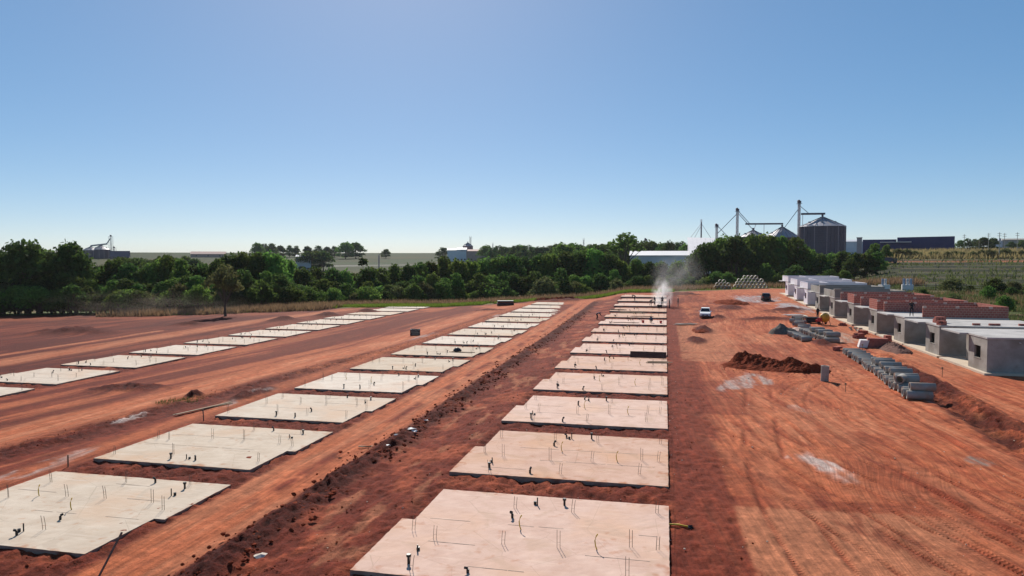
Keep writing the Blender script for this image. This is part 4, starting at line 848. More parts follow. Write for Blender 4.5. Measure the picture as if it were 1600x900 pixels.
def person(pose, loc, rz, shirt, trouser, hat, label):
    P = POSE[pose]; bm = bmesh.new(); sl = bm.verts.layers.skin.verify(); info = []
    def nv(co, r, cls):
        v = bm.verts.new(co); v[sl].radius = (r, r * .9) if cls != 'torso' else (r * 1.1, r * .75); info.append((Vector(co), cls)); return v
    def ed(a, b_): bm.edges.new((a, b_))
    pel = nv(P['pel'], .15, 'leg'); pel[sl].use_root = True
    spi = nv(P['spi'], .14, 'torso'); che = nv(P['che'], .165, 'torso'); nec = nv(P['nec'], .06, 'skin'); hea = nv(P['hea'], .10, 'skin'); top = nv(P['top'], .085, 'hat')
    nd = (Vector(P['hea']) - Vector(P['nec'])).normalized(); fw = Vector((0, 1, 0)) if nd.z > .5 else Vector((0, 0, -1))
    nose = nv(Vector(P['hea']) + fw * .115 - nd * .02, .018, 'skin'); ed(hea, nose)
    for a, b_ in ((pel, spi), (spi, che), (che, nec), (nec, hea), (hea, top)): ed(a, b_)
    for s in (-1, 1):
        k = lambda q, dy=0: (P[q][0] * s, P[q][1] + dy * s, P[q][2])
        sd = .12 if pose == 'stride' else .02
        sh = nv(k('sh'), .07, 'torso'); el = nv(k('el', -sd * .3), .05, 'torso' if s else 'skin'); wr = nv(k('wr', -sd), .032, 'skin')
        ed(che, sh); ed(sh, el); ed(el, wr)
        dv = (Vector(wr.co) - Vector(el.co)).normalized(); sv = dv.cross(Vector((0, 1, .3))).normalized()
        palm = nv(wr.co + dv * .07, .036, 'skin'); ed(wr, palm)
        for q, ln in ((-1.5, .07), (-.5, .085), (.5, .08), (1.5, .06)):
            f1 = nv(palm.co + sv * .02 * q + dv * .05, .010, 'skin'); f2 = nv(f1.co + dv * ln * .7 + Vector((0, .02, 0)), .008, 'skin'); ed(palm, f1); ed(f1, f2)
        th = nv(palm.co + sv * .06 * (-s) + dv * .01, .011, 'skin'); ed(palm, th)
        hip = nv(k('hip', sd * .2), .105, 'leg'); kn = nv(k('kn', sd), .07, 'leg'); an = nv(k('an', sd * 1.6), .045, 'leg'); toe = nv(k('toe', sd * 1.6), .04, 'shoe')
        ed(pel, hip); ed(hip, kn); ed(kn, an); ed(an, toe)
    me = bpy.data.meshes.new('person'); bm.to_mesh(me); bm.free()
    tmp = bpy.data.objects.new('person_build', me); C.objects.link(tmp)
    sk = tmp.modifiers.new('skin', 'SKIN'); sk.use_smooth_shade = True; sb = tmp.modifiers.new('sub', 'SUBSURF'); sb.levels = 1; sb.render_levels = 1
    dg = bpy.context.evaluated_depsgraph_get(); fin = bpy.data.meshes.new_from_object(tmp.evaluated_get(dg)); bpy.data.objects.remove(tmp)
    fin.materials.clear(); cl = ['torso', 'leg', 'skin', 'hat', 'shoe']
    for c in (shirt, trouser, 'skin', hat, 'black'): fin.materials.append(M[c])
    segs = []
    for p in fin.polygons:
        ce = p.center; best = min(info, key=lambda q: (q[0] - ce).length_squared); p.material_index = cl.index(best[1])
    o = link('person', fin, None, loc, (0, 0, rz)); return tag(o, label, 'person')
M['cloth_dark'] = mat('dark_work_cloth', (.02, .022, .03), .9, .2, 5); M['cloth_blue'] = mat('blue_work_cloth', (.03, .045, .09), .9, .2, 5)
M['cloth_grey'] = mat('grey_work_cloth', (.13, .12, .11), .9, .2, 5); M['cloth_red'] = mat('maroon_cloth', (.14, .03, .03), .9, .2, 5); M['cap_white'] = mat('white_cap', (.6, .6, .58), .8, .05)
def slabz(k): return SLABZ['C', k] + .01
person('bend', (-6.0, 140.6, slabz(12)), R(100), 'cloth_dark', 'cloth_dark', 'cloth_dark', 'person in dark clothes bending over on the far slab, left of the dust')
person('stride', (-1.85, 130.5, slabz(11)), R(60), 'cloth_dark', 'cloth_dark', 'black', 'person in dark clothes leaning forward beside the dust cloud')
person('bend', (-2.6, 129.9, slabz(11)), R(-50), 'cloth_dark', 'cloth_grey', 'black', 'person stooping, leftmost of the group beside the dust cloud')
person('stand', (-.55, 131.2, slabz(11)), R(170), 'cloth_grey', 'cloth_dark', 'black', 'person in a grey top with arms down inside the dust cloud')
person('stand', (.75, 127.9, gz(.75, 127.9)), R(95), 'cloth_dark', 'cloth_dark', 'black', 'person in black standing at the slab edge right of the dust')
person('stand', (2.3, 131.5, gz(2.3, 131.5)), R(80), 'cloth_grey', 'cloth_grey', 'cap_white', 'person in grey work clothes standing apart, rightmost of the crew')
person('bend', (-10.2, 107.6, gz(-10.2, 107.6)), R(-70), 'cloth_blue', 'cloth_dark', 'cap_white', 'person with a pale cap stooping at the left edge of the right slab row')
person('crouch', (-1.9, 102.1, slabz(8)), R(60), 'cloth_blue', 'cloth_dark', 'cap_white', 'person crouching on a slab with a white cap')
person('stand', (21.7, 108.6, gz(21.7, 108.6)), R(30), 'cloth_dark', 'cloth_dark', 'black', 'person in dark clothes standing on the ground behind the mortar tub')
person('stride', (25.3, 80.5, HZ[2] + WH + .14), R(160), 'cloth_dark', 'cloth_dark', 'black', 'person in dark clothes standing on the brick house roof corner')
person('crouch', (27.6, 96.2, HZ[3] + WH + .14), R(30), 'cloth_dark', 'cloth_dark', 'black', 'left one of two people half hidden behind the brick parapets')
person('crouch', (31.4, 92.5, HZ[3] + WH + .30), R(-30), 'cloth_dark', 'cloth_dark', 'black', 'right one of two people half hidden behind the brick parapets')
e = empty('motor_box', (-1.0, 127.6, slabz(10)), R(12), 'black machine on the ground in front of the dust cloud', 'machine')
m = MB(); m.box(-.4, .4, -.3, .3, .12, .6); m.build('housing', 'black', e); m = MB(); m.tube([(-.3, -.3, .55), (-.3, -.9, .95), (.3, -.9, .95), (.3, -.3, .55)], .025, 5); m.build('handle', 'rebar', e)
for sx in (-.35, .35): m = MB(); m.lathe([(0, -.04), (.14, -.04), (.15, 0), (.14, .04), (0, .04)], 12); m.build('wheel', 'tyre', e, (sx, .0, .14), (0, R(90), 0))
for (x, y, lab) in ((-3.1, 101.8, 'red bucket left of the crouching person'), (-.6, 101.6, 'red bucket right of the crouching person')):
    m = MB(); m.lathe([(0, 0), (.14, 0), (.19, .34), (.205, .34), (.205, .37), (.17, .37), (.13, .04), (0, .04)], 14); o = m.build('bucket', 'mixer_red', None, (x, y, slabz(8)), smooth=False); tag(o, lab, 'bucket')

# ------------------------------------------------------------------ utility boxes with drums, fence, shrubs on the right
for (x, y, w_, lab, tilt) in ((46.3, 165, 1.7, 'left one of two white site boxes with blue drums, ochre on its side', 1), (50.6, 164, 2.1, 'right one of two white site boxes with blue drums on top', 0)):
    z = gz(x, y); e = empty('site_box', (x, y, z - .1), R(-12 + 25 * tilt), lab, 'site box')
    m = MB(); m.box(-w_ / 2, w_ / 2, -.9, .9, 0, 1.7); m.build('base', 'plastic_white', e)
    if tilt: m = MB(); m.box(w_ / 2 + .003, w_ / 2 + .06, -.88, .88, .02, 1.65); m.build('side_panel', 'wood', e)
    for i in range(3 if not tilt else 2):
        m = MB(); m.lathe([(0, 1.7), (.24, 1.7), (.24, 2.9), (.2, 3.0), (0, 3.0)], 12); m.build('drum', 'bluesteel' if i % 2 == 0 else 'plastic_white', e, (-w_ / 2 + .4 + i * .64, -.2, 0))
    m = MB()
    for sx in (-w_ / 2 + .05, w_ / 2 - .05): m.tube([(sx, -.6, 1.7), (sx, -.6, 3.1)], .04, 5)
    m.tube([(-w_ / 2 + .05, -.6, 2.6), (w_ / 2 - .05, -.6, 2.6)], .03, 5); m.build('rack', 'galv', e)
e = empty('wire_fence', (52, 171, gz(52, 171)), 0, 'wire fence with dark posts along the field edge', 'fence'); prev = None
for i in range(13):
    x, y = 53 + 4.6 * i, 172 - 3.6 * i; z = gz(x, y) - e.location.z
    m = MB(); m.tube([(0, 0, -.2), (random.uniform(-.04, .04), 0, 1.55)], .075, 6); m.build('post', 'bark', e, (x - 52, y - 171, z))
    if prev:
        m = MB()
        for h in (.4, .85, 1.3): m.tube([(prev[0], prev[1], prev[2] + h), (x - 52, y - 171, z + h)], .012, 3)
        m.build('wire', 'galv', e)
    prev = (x - 52, y - 171, z)

# ------------------------------------------------------------------ trees and shrubs
def make_tree(seed, h, rad, trunk_h, nleaf, lsize, lobes=9, flat=.8, sparse=0., low=0., skirt=0):
    """unit prototypes: trunk mesh with limbs, crown mesh of leaf clumps; true size in metres"""
    r_ = random.Random(seed); g_ = np.random.default_rng(seed)
    tm = MB(); lob = []
    ch = h - trunk_h
    for i in range(lobes):
        a = 2 * math.pi * (i * .618 + r_.uniform(-.08, .08)); q = math.sqrt((i + .6) / lobes); rr_ = rad * .66 * q
        zc = trunk_h + ch * (.38 + .40 * (1 - q ** 2) * r_.uniform(.75, 1.15) - low * .3 * q * r_.random()) ; lr = rad * r_.uniform(.34, .5)
        lob.append((rr_ * math.cos(a), rr_ * math.sin(a), zc, lr))
    lob.append((0, 0, h - rad * .38, rad * .42))
    for i in range(skirt):
        a = 2 * math.pi * (i + r_.uniform(-.3, .3)) / skirt; q = rad * r_.uniform(.45, .78); lr = rad * r_.uniform(.26, .36); lob.append((q * math.cos(a), q * math.sin(a), max(lr * .7, trunk_h * .5) + ch * r_.uniform(.02, .2), lr))
    r0 = max(.10, h * .022); tm.tube([(0, 0, -.6), (.02 * h * r_.uniform(-1, 1), .02 * h * r_.uniform(-1, 1), trunk_h * .6), (0, 0, trunk_h), (0, 0, trunk_h + ch * .45)], [r0 * 1.3, r0, r0 * .8, r0 * .3], 7)
    for (x, y, z, lr) in lob:
        tm.tube([(0, 0, trunk_h * .85), (x * .45, y * .45, trunk_h + (z - trunk_h) * .45), (x, y, z)], [r0 * .5, r0 * .32, r0 * .1], 5, False)
    L = np.array(lob); wts = L[:, 3] ** 2; k = g_.choice(len(L), nleaf, p=wts / wts.sum())
    u = g_.normal(size=(nleaf, 3)); u /= np.linalg.norm(u, axis=1)[:, None]; u[:, 2] = np.where(u[:, 2] < -.35, -u[:, 2] * .6, u[:, 2])
    rad_ = L[k, 3] * (.62 + .46 * g_.random(nleaf) ** .7) * (1 + .28 * (fbm(u[:, 0] * 3 + k * 7.3, u[:, 1] * 3 + u[:, 2] * 2, seed, 2) - .5) * 2)
    c = L[k, :3] + u * rad_[:, None] * np.array([1, 1, flat])
    if sparse: keep = fbm(c[:, 0] / .9, c[:, 1] / .9 + c[:, 2] / .8, seed + 3, 2) > sparse; c = c[keep]; u = u[keep]
    n_ = len(c); nn = u + .75 * g_.normal(size=(n_, 3)); nn /= np.linalg.norm(nn, axis=1)[:, None]
    t1 = np.cross(nn, g_.normal(size=(n_, 3))); t1 /= np.linalg.norm(t1, axis=1)[:, None]; t2 = np.cross(nn, t1)
    s = lsize * (.55 + .9 * g_.random(n_))[:, None]
    vs = np.stack([c - t1 * s - t2 * s * .25, c - t2 * s * .75 + t1 * s * .1, c + t1 * s + t2 * s * .2, c + t2 * s * .7 - t1 * s * .15], 1).reshape(-1, 3)
    fs = np.arange(n_ * 4).reshape(-1, 4)
    return tm.mesh('trunk', 'bark'), vs, fs
def crown_mesh(vs, fs, m):
    me = bpy.data.meshes.new('crown'); me.from_pydata(vs.tolist(), [], fs.tolist()); me.materials.append(M[m]); me.update(); return me
PROT = []
for seed, h, rad, th_, nl, ls, lo, fl, sp, mk, skt in [(1, 10, 4.4, 1.6, 4600, .27, 13, .85, .22, 'leafA', 7), (2, 10, 4.0, 1.5, 4200, .26, 11, .9, .36, 'leafB', 7), (3, 10, 4.8, 2.2, 4400, .27, 15, .7, .32, 'leafA', 4), (4, 10, 3.7, 1.2, 4200, .26, 10, 1.0, .25, 'leafB', 7), (5, 10, 4.2, 1.0, 4600, .26, 14, .9, .3, 'leafC', 7), (6, 10, 3.9, 1.4, 4000, .26, 12, .9, .4, 'leafA', 6)]:
    tm, vs, fs = make_tree(seed, h, rad, th_, nl, ls, lo, fl, sp, .6, skt); PROT.append((tm, crown_mesh(vs, fs, mk), h, rad))
SHR = []
for seed, mk in ((21, 'leafB'), (22, 'leafC'), (23, 'leafA'), (24, 'leafD'), (25, 'leafB')):
    tm, vs, fs = make_tree(seed, 4, 2.4, .35, 2600, .15, 14, .9, .38, 1.0); SHR.append((tm, crown_mesh(vs, fs, mk), 4, 2.4))
tm, vs, fs = make_tree(31, 10, 3.4, 2.6, 2300, .20, 10, 1.1, .34, .7); LONE = (tm, crown_mesh(vs, fs, 'leafD'), 10, 3.4)
tm, vs, fs = make_tree(32, 10, 2.6, 4.5, 900, .24, 7, .9, .4, .2); SPARSE = (tm, crown_mesh(vs, fs, 'leafB'), 10, 2.6)
tm, vs, fs = make_tree(33, 10, 1.5, .6, 1600, .22, 9, 2.0, 0, .9); NARROW = (tm, crown_mesh(vs, fs, 'leafA'), 10, 1.5)
def plant(name, pr, x, y, h, wide, label, cat, group, rz=None, z=None):
    zz = gz(x, y) if z is None else z
    e = empty(name, (x, y, zz), random.uniform(0, 6.28) if rz is None else rz, label, cat, group)
    s = h / pr[2]; e.scale = (s * wide, s * wide, s)
    link('trunk' if cat == 'tree' else 'stem', pr[0], e); link('crown' if cat == 'tree' else 'foliage', pr[1], e); return e
SEG = ['left of the far left silos', 'below and right of the far left silos', 'around the lone thin tree', 'below the pale road across the far fields', 'below the far white farm buildings', 'left of the long white shed', 'in front of the long white shed', 'in front of the right-hand silos', 'right of the silos']
LAY = ['leafy bush at the belt foot {}', 'mid-height tree in the front of the belt {}', 'tall tree crowning the belt {}', 'tree at the back of the belt {}']
GRP = ['bushes {}', 'front trees {}', 'tall belt trees {}', 'back belt trees {}']
TREES = [(-180.7,140,11.8,0,2),(-182,144.8,11.8,0,2),(-173.6,141.9,11.8,0,2),(-176.9,148.9,11.5,0,2),(-174.5,149.9,12,0,2),(-173.7,153.2,12.7,0,2),(-168.2,151.7,12.3,0,2),(-163.3,151.6,12.6,0,2),(-163.5,155.2,13.4,0,2),(-162.3,157.4,12.8,0,2),(-159.7,158.6,10.3,0,2),(-156.1,158.9,8.6,1,2),(-146.8,154,7.5,1,2),(-148,160,7.5,1,2),(-140.3,155.9,9.9,1,2),(-135.1,153.9,8.7,1,2),(-131.1,154.1,7.2,1,2),(-129.8,157.1,9,1,2),(-126.4,157.9,10.6,1,2),(-121.1,156.5,9.5,1,2),(-122.4,162.5,8.1,1,2),(-120.5,164.4,8.7,1,2),(-113.4,160.3,9.8,2,2),(-116.7,170.2,11.1,2,2),(-113.8,172.6,11.7,2,2),(-108.3,170.1,11.6,2,2),(-105.1,172.2,11.5,2,2),(-106.9,182.9,9.8,2,2),(-100.7,180.7,7.2,3,2),(-102.4,192,7.5,3,2),(-97.7,192.8,7.4,3,2),(-93.7,192.8,6.4,3,2),(-93.5,200.4,5.5,3,2),(-88.3,197.6,7.1,3,2),(-86.8,204.3,6.7,3,2),(-85.1,211.7,7.9,3,2),(-79.2,207.8,8.1,3,2),(-77.7,214,8.6,4,2),(-75.3,218.2,9,4,2),(-71.4,221.2,10.4,4,2),(-65.7,217.3,9.4,4,2),(-62.9,222.2,9.1,4,2),(-59.7,229.6,9.9,4,2),(-54.8,229,10.5,4,2),(-50.1,227,11.5,4,2),(-47.2,233.9,10.7,5,2),(-41.6,230.4,11.5,5,2),(-37.6,229,11.5,5,2),(-32.7,231,12,5,2),(-28.3,235.6,12.7,5,2),(-23.2,234.1,13.1,5,2),(-19.3,236.7,12.3,5,2),(-14.5,236.3,9.8,6,2),(-10,240.6,10.4,6,2),(-5.4,238.6,9.5,6,2),(-1,245.4,9.3,6,2),(3.9,242.4,9.4,6,2),(9,249.5,10.6,6,2),(14.1,252.2,13.5,7,2),(19.7,255.4,15.4,7,2),(23.7,249.4,15.6,7,2),(29.3,254.5,15.8,7,2),(34.7,258.8,16.1,7,2),(39.2,256.3,15,7,2),(43.4,255.5,14.6,7,2),(47.9,255.1,12.8,8,2),(50.8,250.9,11.3,8,2),(54.3,249.8,11.4,8,2),(56.4,244.5,12.3,8,2),(58.2,237.9,11.8,8,2),(60.9,235,11.4,8,2),(-198.5,153.7,11.4,0,3),(-195,156.2,10.9,0,3),(-195.5,161,11.6,0,3),(-190.2,161.9,10.8,0,3),(-187.4,164.8,11.6,0,3),(-188.5,170.9,12.5,0,3),(-187.5,176.4,12.4,0,3),(-180.5,176,11.7,0,3),(-168.2,169.8,8.1,1,3),(-171,179.5,6.2,1,3),(-158.9,173.9,7.5,1,3),(-151.8,171.8,8.1,1,3),(-146.8,173.4,6.6,1,3),(-143.1,177.6,10.2,1,3),(-137.6,177.6,8.6,1,3),(-139,187.5,7,1,3),(-128.8,182.3,8.1,2,3),(-126.3,187.9,11.5,2,3),(-122.5,193.3,11.5,2,3),(-116.7,194.1,10.2,2,3),(-114.9,201.7,6.1,3,3),(-109.1,204.2,6.3,3,3),(-111.8,221.3,5.4,3,3),(-103.5,216.9,5.3,3,3),(-98.4,223.1,6.7,3,3),(-95.7,232.9,5.9,3,3),(-87.3,230.8,7.1,4,3),(-84.2,239.9,8.6,4,3),(-78.6,243.1,9.2,4,3),(-73.8,249.3,8.6,4,3),(-66.6,244.8,8.9,4,3),(-61.6,257.2,9.5,4,3),(-55.7,257.2,10.5,5,3),(-48.5,258.1,10.3,5,3),(-42.2,262.7,11.5,5,3),(-35.5,263.3,12.4,5,3),(-29.1,264.8,13.5,5,3),(-21.3,265.2,12.1,5,3),(-15.1,268.4,8.2,6,3),(-8.9,265.5,8.8,6,3),(-2.1,264.9,9.1,6,3),(5,274.3,9.4,6,3),(11.3,277,10,6,3),(17.9,268,13.7,7,3),(27.2,285.5,15.6,7,3),(32.9,285.2,16.3,7,3),(40.6,288.3,14.9,7,3),(44.7,277,13.9,7,3),(51,280.1,12.8,7,3),(56.4,278.2,11.4,8,3),(60.1,269.9,11.7,8,3),(64.9,268,10.7,8,3),(68.3,255.2,9.5,8,3),(-167.6,129.7,6.2,0,1),(-165.5,131.4,7.6,0,1),(-163.5,132.8,5.6,0,1),(-166.1,137.9,5.7,0,1),(-162,137.7,5.7,0,1),(-163.3,141.6,5.9,0,1),(-159.4,141,6.6,0,1),(-155.7,141.2,5.5,0,1),(-151.9,141.2,5.8,0,1),(-149.4,141.7,6.2,0,1),(-149.8,145.2,6.2,0,1),(-146.4,145.1,6.8,0,1),(-139.7,142.3,5.3,1,1),(-138.5,145.3,4.6,1,1),(-136.9,146.7,3.4,1,1),(-129.7,143.3,4.6,1,1),(-127,143.9,5,1,1),(-124.3,144.8,3.7,1,1),(-123.7,147.5,3.8,1,1),(-118.8,146.2,4.2,1,1),(-116.3,147.4,5,1,1),(-112.3,147,5.7,1,1),(-109.5,146.9,5.6,1,1),(-108,150.1,3.7,2,1),(-106.5,151.6,3.7,2,1),(-104.2,153.5,5.7,2,1),(-101.6,153.9,7.2,2,1),(-100.4,156.9,4.4,2,1),(-98.8,159,6.5,2,1),(-97.7,162,6.2,2,1),(-95.5,164,3,2,1),(-96.6,171.8,2.6,3,1),(-93.4,173,1.9,3,1),(-92.4,176.8,4,3,1),(-90.3,180.4,3.4,3,1),(-86.5,179.2,3,3,1),(-85.6,183.7,1.1,3,1),(-83.2,186.1,3.1,3,1),(-82,191.1,1.6,3,1),(-78.6,191,2.2,3,1),(-76.4,196.7,3.3,3,1),(-71.5,196,4.9,4,1),(-68.9,200.6,5.3,4,1),(-66.7,205.9,3.7,4,1),(-62,202.6,5.3,4,1),(-58.8,207.1,2,4,1),(-55.7,207.2,5.3,4,1),(-52.2,207.8,4.8,4,1),(-49.1,210.4,5.8,4,1),(-47,215.2,5.5,5,1),(-42.6,213,4.2,5,1),(-39.5,213.3,6,5,1),(-36.4,217.8,4.1,5,1),(-31.5,214.7,7,5,1),(-27.9,217.1,4.6,5,1),(-24.5,219.2,4.2,5,1),(-20.1,218.9,5.4,5,1),(-15.8,219.9,6.3,5,1),(-12.4,220.3,2.6,6,1),(-8.3,223,5,6,1),(-5.2,223.5,5,6,1),(-1.6,226.5,4.3,6,1),(1.5,228.1,5,6,1),(4.8,227.2,3.9,6,1),(8,229.6,4.4,6,1),(12.3,232.5,3.2,7,1),(16.5,235.6,5.5,7,1),(20.3,237.6,5.5,7,1),(25,239.1,5.4,7,1),(28.6,241,7.1,7,1),(31.4,237.9,8.1,7,1),(35.2,241.2,7.3,7,1),(38.3,240.9,5.7,7,1),(40.3,235.8,7.9,7,1),(44.5,239.5,2.8,8,1),(47.3,234.5,4.7,8,1),(50,231.8,6.5,8,1),(53.5,231,3.9,8,1),(-161.4,124.8,5,0,0),(-160.4,126.3,1.6,0,0),(-158.2,127.4,4.3,0,0),(-158.7,130.5,3.6,0,0),(-159.1,133.2,1.3,0,0),(-159.1,135.6,2.7,0,0),(-157.8,136.5,3.5,0,0),(-157.7,138.4,5.3,0,0),(-153.4,137.1,1.5,0,0),(-150,136.6,4.5,0,0),(-149.1,137.9,4.1,0,0),(-145,137.1,4.3,0,0),(-145.5,139.9,1.7,0,0),(-141,138.9,3.5,0,0),(-139.7,139.8,2.5,0,0),(-135.5,137.6,3.8,1,0),(-135.1,140.4,3,1,0),(-130,138.5,1.5,1,0),(-127.9,139.7,1.3,1,0),(-123.4,137.5,2.6,1,0),(-121.2,138.3,2.7,1,0),(-118.6,138,2.5,1,0),(-117.9,140,1.6,1,0),(-117.3,142.3,1.4,1,0),(-113.3,141.7,2.3,1,0),(-111.2,142.4,3.4,1,0),(-108.3,142.2,2.4,1,0),(-104.8,140.6,3.8,1,0),(-104.8,143.8,1.5,2,0),(-102.2,144.3,1,2,0),(-102,147.4,4.5,2,0),(-100.1,149,1.1,2,0),(-98.2,151.1,1.5,2,0),(-96.4,153.2,4.3,2,0),(-96.1,157.1,4,2,0),(-93.7,159,2.6,2,0),(-92.5,160.2,2.9,2,0),(-92.4,165.3,-0.3,3,0),(-89.7,165.9,2.4,3,0),(-88.5,169.6,0.5,3,0),(-87.7,173.3,1.9,3,0),(-84.9,172.7,0.2,3,0),(-82.5,175.3,0.1,3,0),(-80.6,178.3,2.3,3,0),(-79.9,183.6,-0.9,3,0),(-76.8,184.4,0.7,3,0),(-75.7,189.1,1.4,3,0),(-73.3,189.8,-1.3,3,0),(-70.4,188.7,2.5,4,0),(-68.9,193.1,2.2,4,0),(-66.8,194.4,0.2,4,0),(-64.2,196.8,3.1,4,0),(-61.9,198.9,-1.4,4,0),(-59.5,200.3,0,4,0),(-55.4,199.2,-0.1,4,0),(-52.5,202.2,2.7,4,0),(-49.9,201.7,2.9,4,0),(-48.2,204.7,3,4,0),(-45,206.3,-0.6,5,0),(-41.6,207.2,-1.2,5,0),(-37.8,207.8,-1.4,5,0),(-35.1,205.8,3.7,5,0),(-32.9,207.7,1.6,5,0),(-30,210.3,3.8,5,0),(-27.1,209.9,2.2,5,0),(-24.9,211,2.3,5,0),(-21.6,211.8,-1.1,5,0),(-17.8,211,0.1,5,0),(-14.6,213.3,3.2,5,0),(-11.7,214.6,-0.5,6,0),(-8.1,216,1.6,6,0),(-5.2,218.4,-0.9,6,0),(-2.1,217.4,1.3,6,0),(1.5,219.5,2.6,6,0),(4.3,219.5,-0.3,6,0),(6.6,220.8,2.5,6,0),(9.7,225.9,0.6,6,0),(12.5,227.1,4,7,0),(15.3,227.8,5,7,0),(18.7,227.2,5.4,7,0),(21.4,228.9,3,7,0),(24.4,228.2,4.2,7,0),(28.6,231.8,2.3,7,0),(30.9,232,-1.1,7,0),(34.2,232.7,5,7,0),(37.1,233.3,2.3,7,0),(40.2,233,0.9,7,0),(42.3,227.8,4.2,8,0),(45.8,228.5,-1,8,0),(49,227.7,1.8,8,0),(-172.4,133.2,0.1,0,0),(-172,134.8,1,0,0),(-172.8,138.2,1.3,0,0),(-166.5,135.4,0.9,0,0),(-168.8,139.5,1.5,0,0),(-166.5,139.7,1.6,0,0),(-169,144.2,-0.5,0,0),(-161.6,140,-0,0,0),(-164.1,145.3,1.2,0,0),(-164.2,147.8,-0.7,0,0),(-156.7,143.1,0.7,0,0),(-158.6,147.3,0.6,0,0),(-151.3,143.5,0.6,0,0),(-152.2,147.7,1.3,0,0),(-149.6,147.6,0.7,0,0),(-146,146.6,0.3,0,0),(-141.2,145.2,0.5,1,0),(-141,147.6,0,1,0),(-138.3,147.4,0.1,1,0),(-138.1,149.7,0.6,1,0),(-134.4,148.6,-0.1,1,0),(-131.5,148,1.6,1,0),(-128,147.1,1.8,1,0),(-126.6,148.3,0.3,1,0),(-123.3,148.2,0.6,1,0),(-124.3,153,-0.6,1,0),(-117.4,148.5,1.5,1,0),(-113.2,147.2,1,1,0),(-113.5,151.5,0.9,1,0),(-110.1,151.1,0.6,2,0),(-107.4,151.5,1,2,0),(-108.3,156.6,1.1,2,0),(-103.8,154,1.5,2,0),(-102.8,156.2,-0.5,2,0),(-102,158.7,-0.2,2,0),(-100.6,161.3,-0.5,2,0),(-100.1,165.1,-0.2,2,0),(-98.4,166.4,-0.8,2,0),(-100.3,174.5,0.4,2,0)]

for (x, y, zt, sg, ly) in TREES:
    h = zt - gz(x, y) - (1.3 if sg == 0 else -2.0 if sg == 7 and ly > 1 else .9 if sg == 6 else .3)
    if ly == 0: plant('shrub', random.choice(SHR), x, y, max(2.2, h), random.uniform(.8, 1.15), LAY[0].format(SEG[sg]), 'shrub', GRP[0].format(SEG[sg]))
    else:
        h = max(4.5, h); pr = random.choice(PROT if ly != 1 else PROT[1:]); wd = random.uniform(.85, 1.15) * min(1.35, max(.85, 10 / h))
        plant('tree', pr, x, y, h, wd, LAY[ly].format(SEG[sg]), 'tree', GRP[ly].format(SEG[sg]))
for (x, y, zt, pr, wd, lab) in [(-90.0, 129.5, 8.2, LONE, 1.05, 'lone thin brownish tree standing before the belt'), (-16.8, 299.5, 20.2, SPARSE, 1.5, 'tall sparse tree rising above the long white shed'), (-93.5, 205.5, 8.6, NARROW, 1.4, 'narrow dark pointed tree in the middle of the belt'),
                         (-155, 143, 14.6, PROT[2], .95, 'big umbrella-crowned tree at the left edge'), (-147, 148, 14.0, PROT[0], .9, 'round tree touching the umbrella-crowned one'), (1.8, 366, 18.5, PROT[0], .7, 'round dark tree left of the white gabled hall'),
                         (70.5, 262, 14.5, PROT[3], 1.1, 'rounded tree right below the big silo'), (64, 236, 11.6, PROT[1], 1.1, 'rounded tree behind the white houses'), (82, 290, 14.6, PROT[4], .75, 'rightmost tree of the belt beside the parked truck')]:
    plant('tree', pr, x, y, zt - gz(x, y), wd, lab, 'tree', None)
# far trees on the horizon
FAR = []
def at(u, v, Dd):
    cw, sw = math.cos(R(12.417)), math.sin(R(12.417)); cp, sp_ = math.cos(R(2.469)), math.sin(R(2.469))
    a, b_ = (u - 800) / 1090, (450 - v) / 1090
    d = Vector((-sw * cp, cw * cp, -sp_)) + a * Vector((cw, sw, 0)) + b_ * Vector((-sw * sp_, cw * sp_, cp)); t = Dd / math.hypot(d.x, d.y); return d.x * t, d.y * t, 9.5 + d.z * t
def far_trees(spec, txt, grp, sparse=False):
    for (u, v, Dd, wd) in spec:
        x, y, zt = at(u, v, Dd); h = max(4, zt - gz(x, y)); plant('tree', random.choice(PROT), x, y, h, wd, txt, 'tree', grp)
far_trees([(402, 379, 900, 1.2), (412, 380, 920, 1.2), (425, 380, 910, 1.3), (438, 383, 930, 1.2), (452, 383, 950, 1.1), (463, 384, 950, 1.2), (480, 384, 940, 1.2), (497, 383, 930, 1.2), (511, 385, 940, 1.2), (522, 384, 930, 1.3)], 'tree in the ragged row on the horizon left of the rounded pair', 'ragged horizon row', True)
far_trees([(540, 378, 880, 1.5), (556, 378, 890, 1.4)], 'rounded dark tree of the pair alone on the horizon', 'rounded pair')
far_trees([(480, 391, 560, 1.3), (492, 392, 565, 1.3), (505, 391, 560, 1.3)], 'dark tree of the clump in the far field below the horizon trees', 'clump in the far field')
far_trees([(603, 389, 900, 1.6)], 'tiny round tree on the bare horizon', None)
far_trees([(692, 386, 800, 1.6)], 'dark tree at the left end of the far white farm', None)
far_trees([(760 + 9 * i, random.uniform(381, 386), random.uniform(600, 760), random.uniform(1.1, 1.6)) for i in range(27)], 'tree in the hazy line on the horizon right of the far farm', 'hazy horizon line')
far_trees([(870 + 12 * i, random.uniform(379, 386), random.uniform(380, 470), random.uniform(1.0, 1.4)) for i in range(10)], 'tree of the nearer skyline left of the long shed', 'nearer skyline')
far_trees([(985 + 11 * i, random.uniform(374, 381), random.uniform(400, 440), random.uniform(.9, 1.2)) for i in range(10)], 'tree on the skyline behind the long white shed', 'trees behind the white shed')
far_trees([(1500, 375, 560, 1.2), (1512, 372, 570, 1.3), (1525, 373, 580, 1.3), (1538, 370, 560, 1.4), (1552, 371, 570, 1.3), (1580, 377, 600, 1.2), (1596, 375, 600, 1.3)], 'tree right of the navy warehouse beyond the car park', 'trees right of the warehouse')
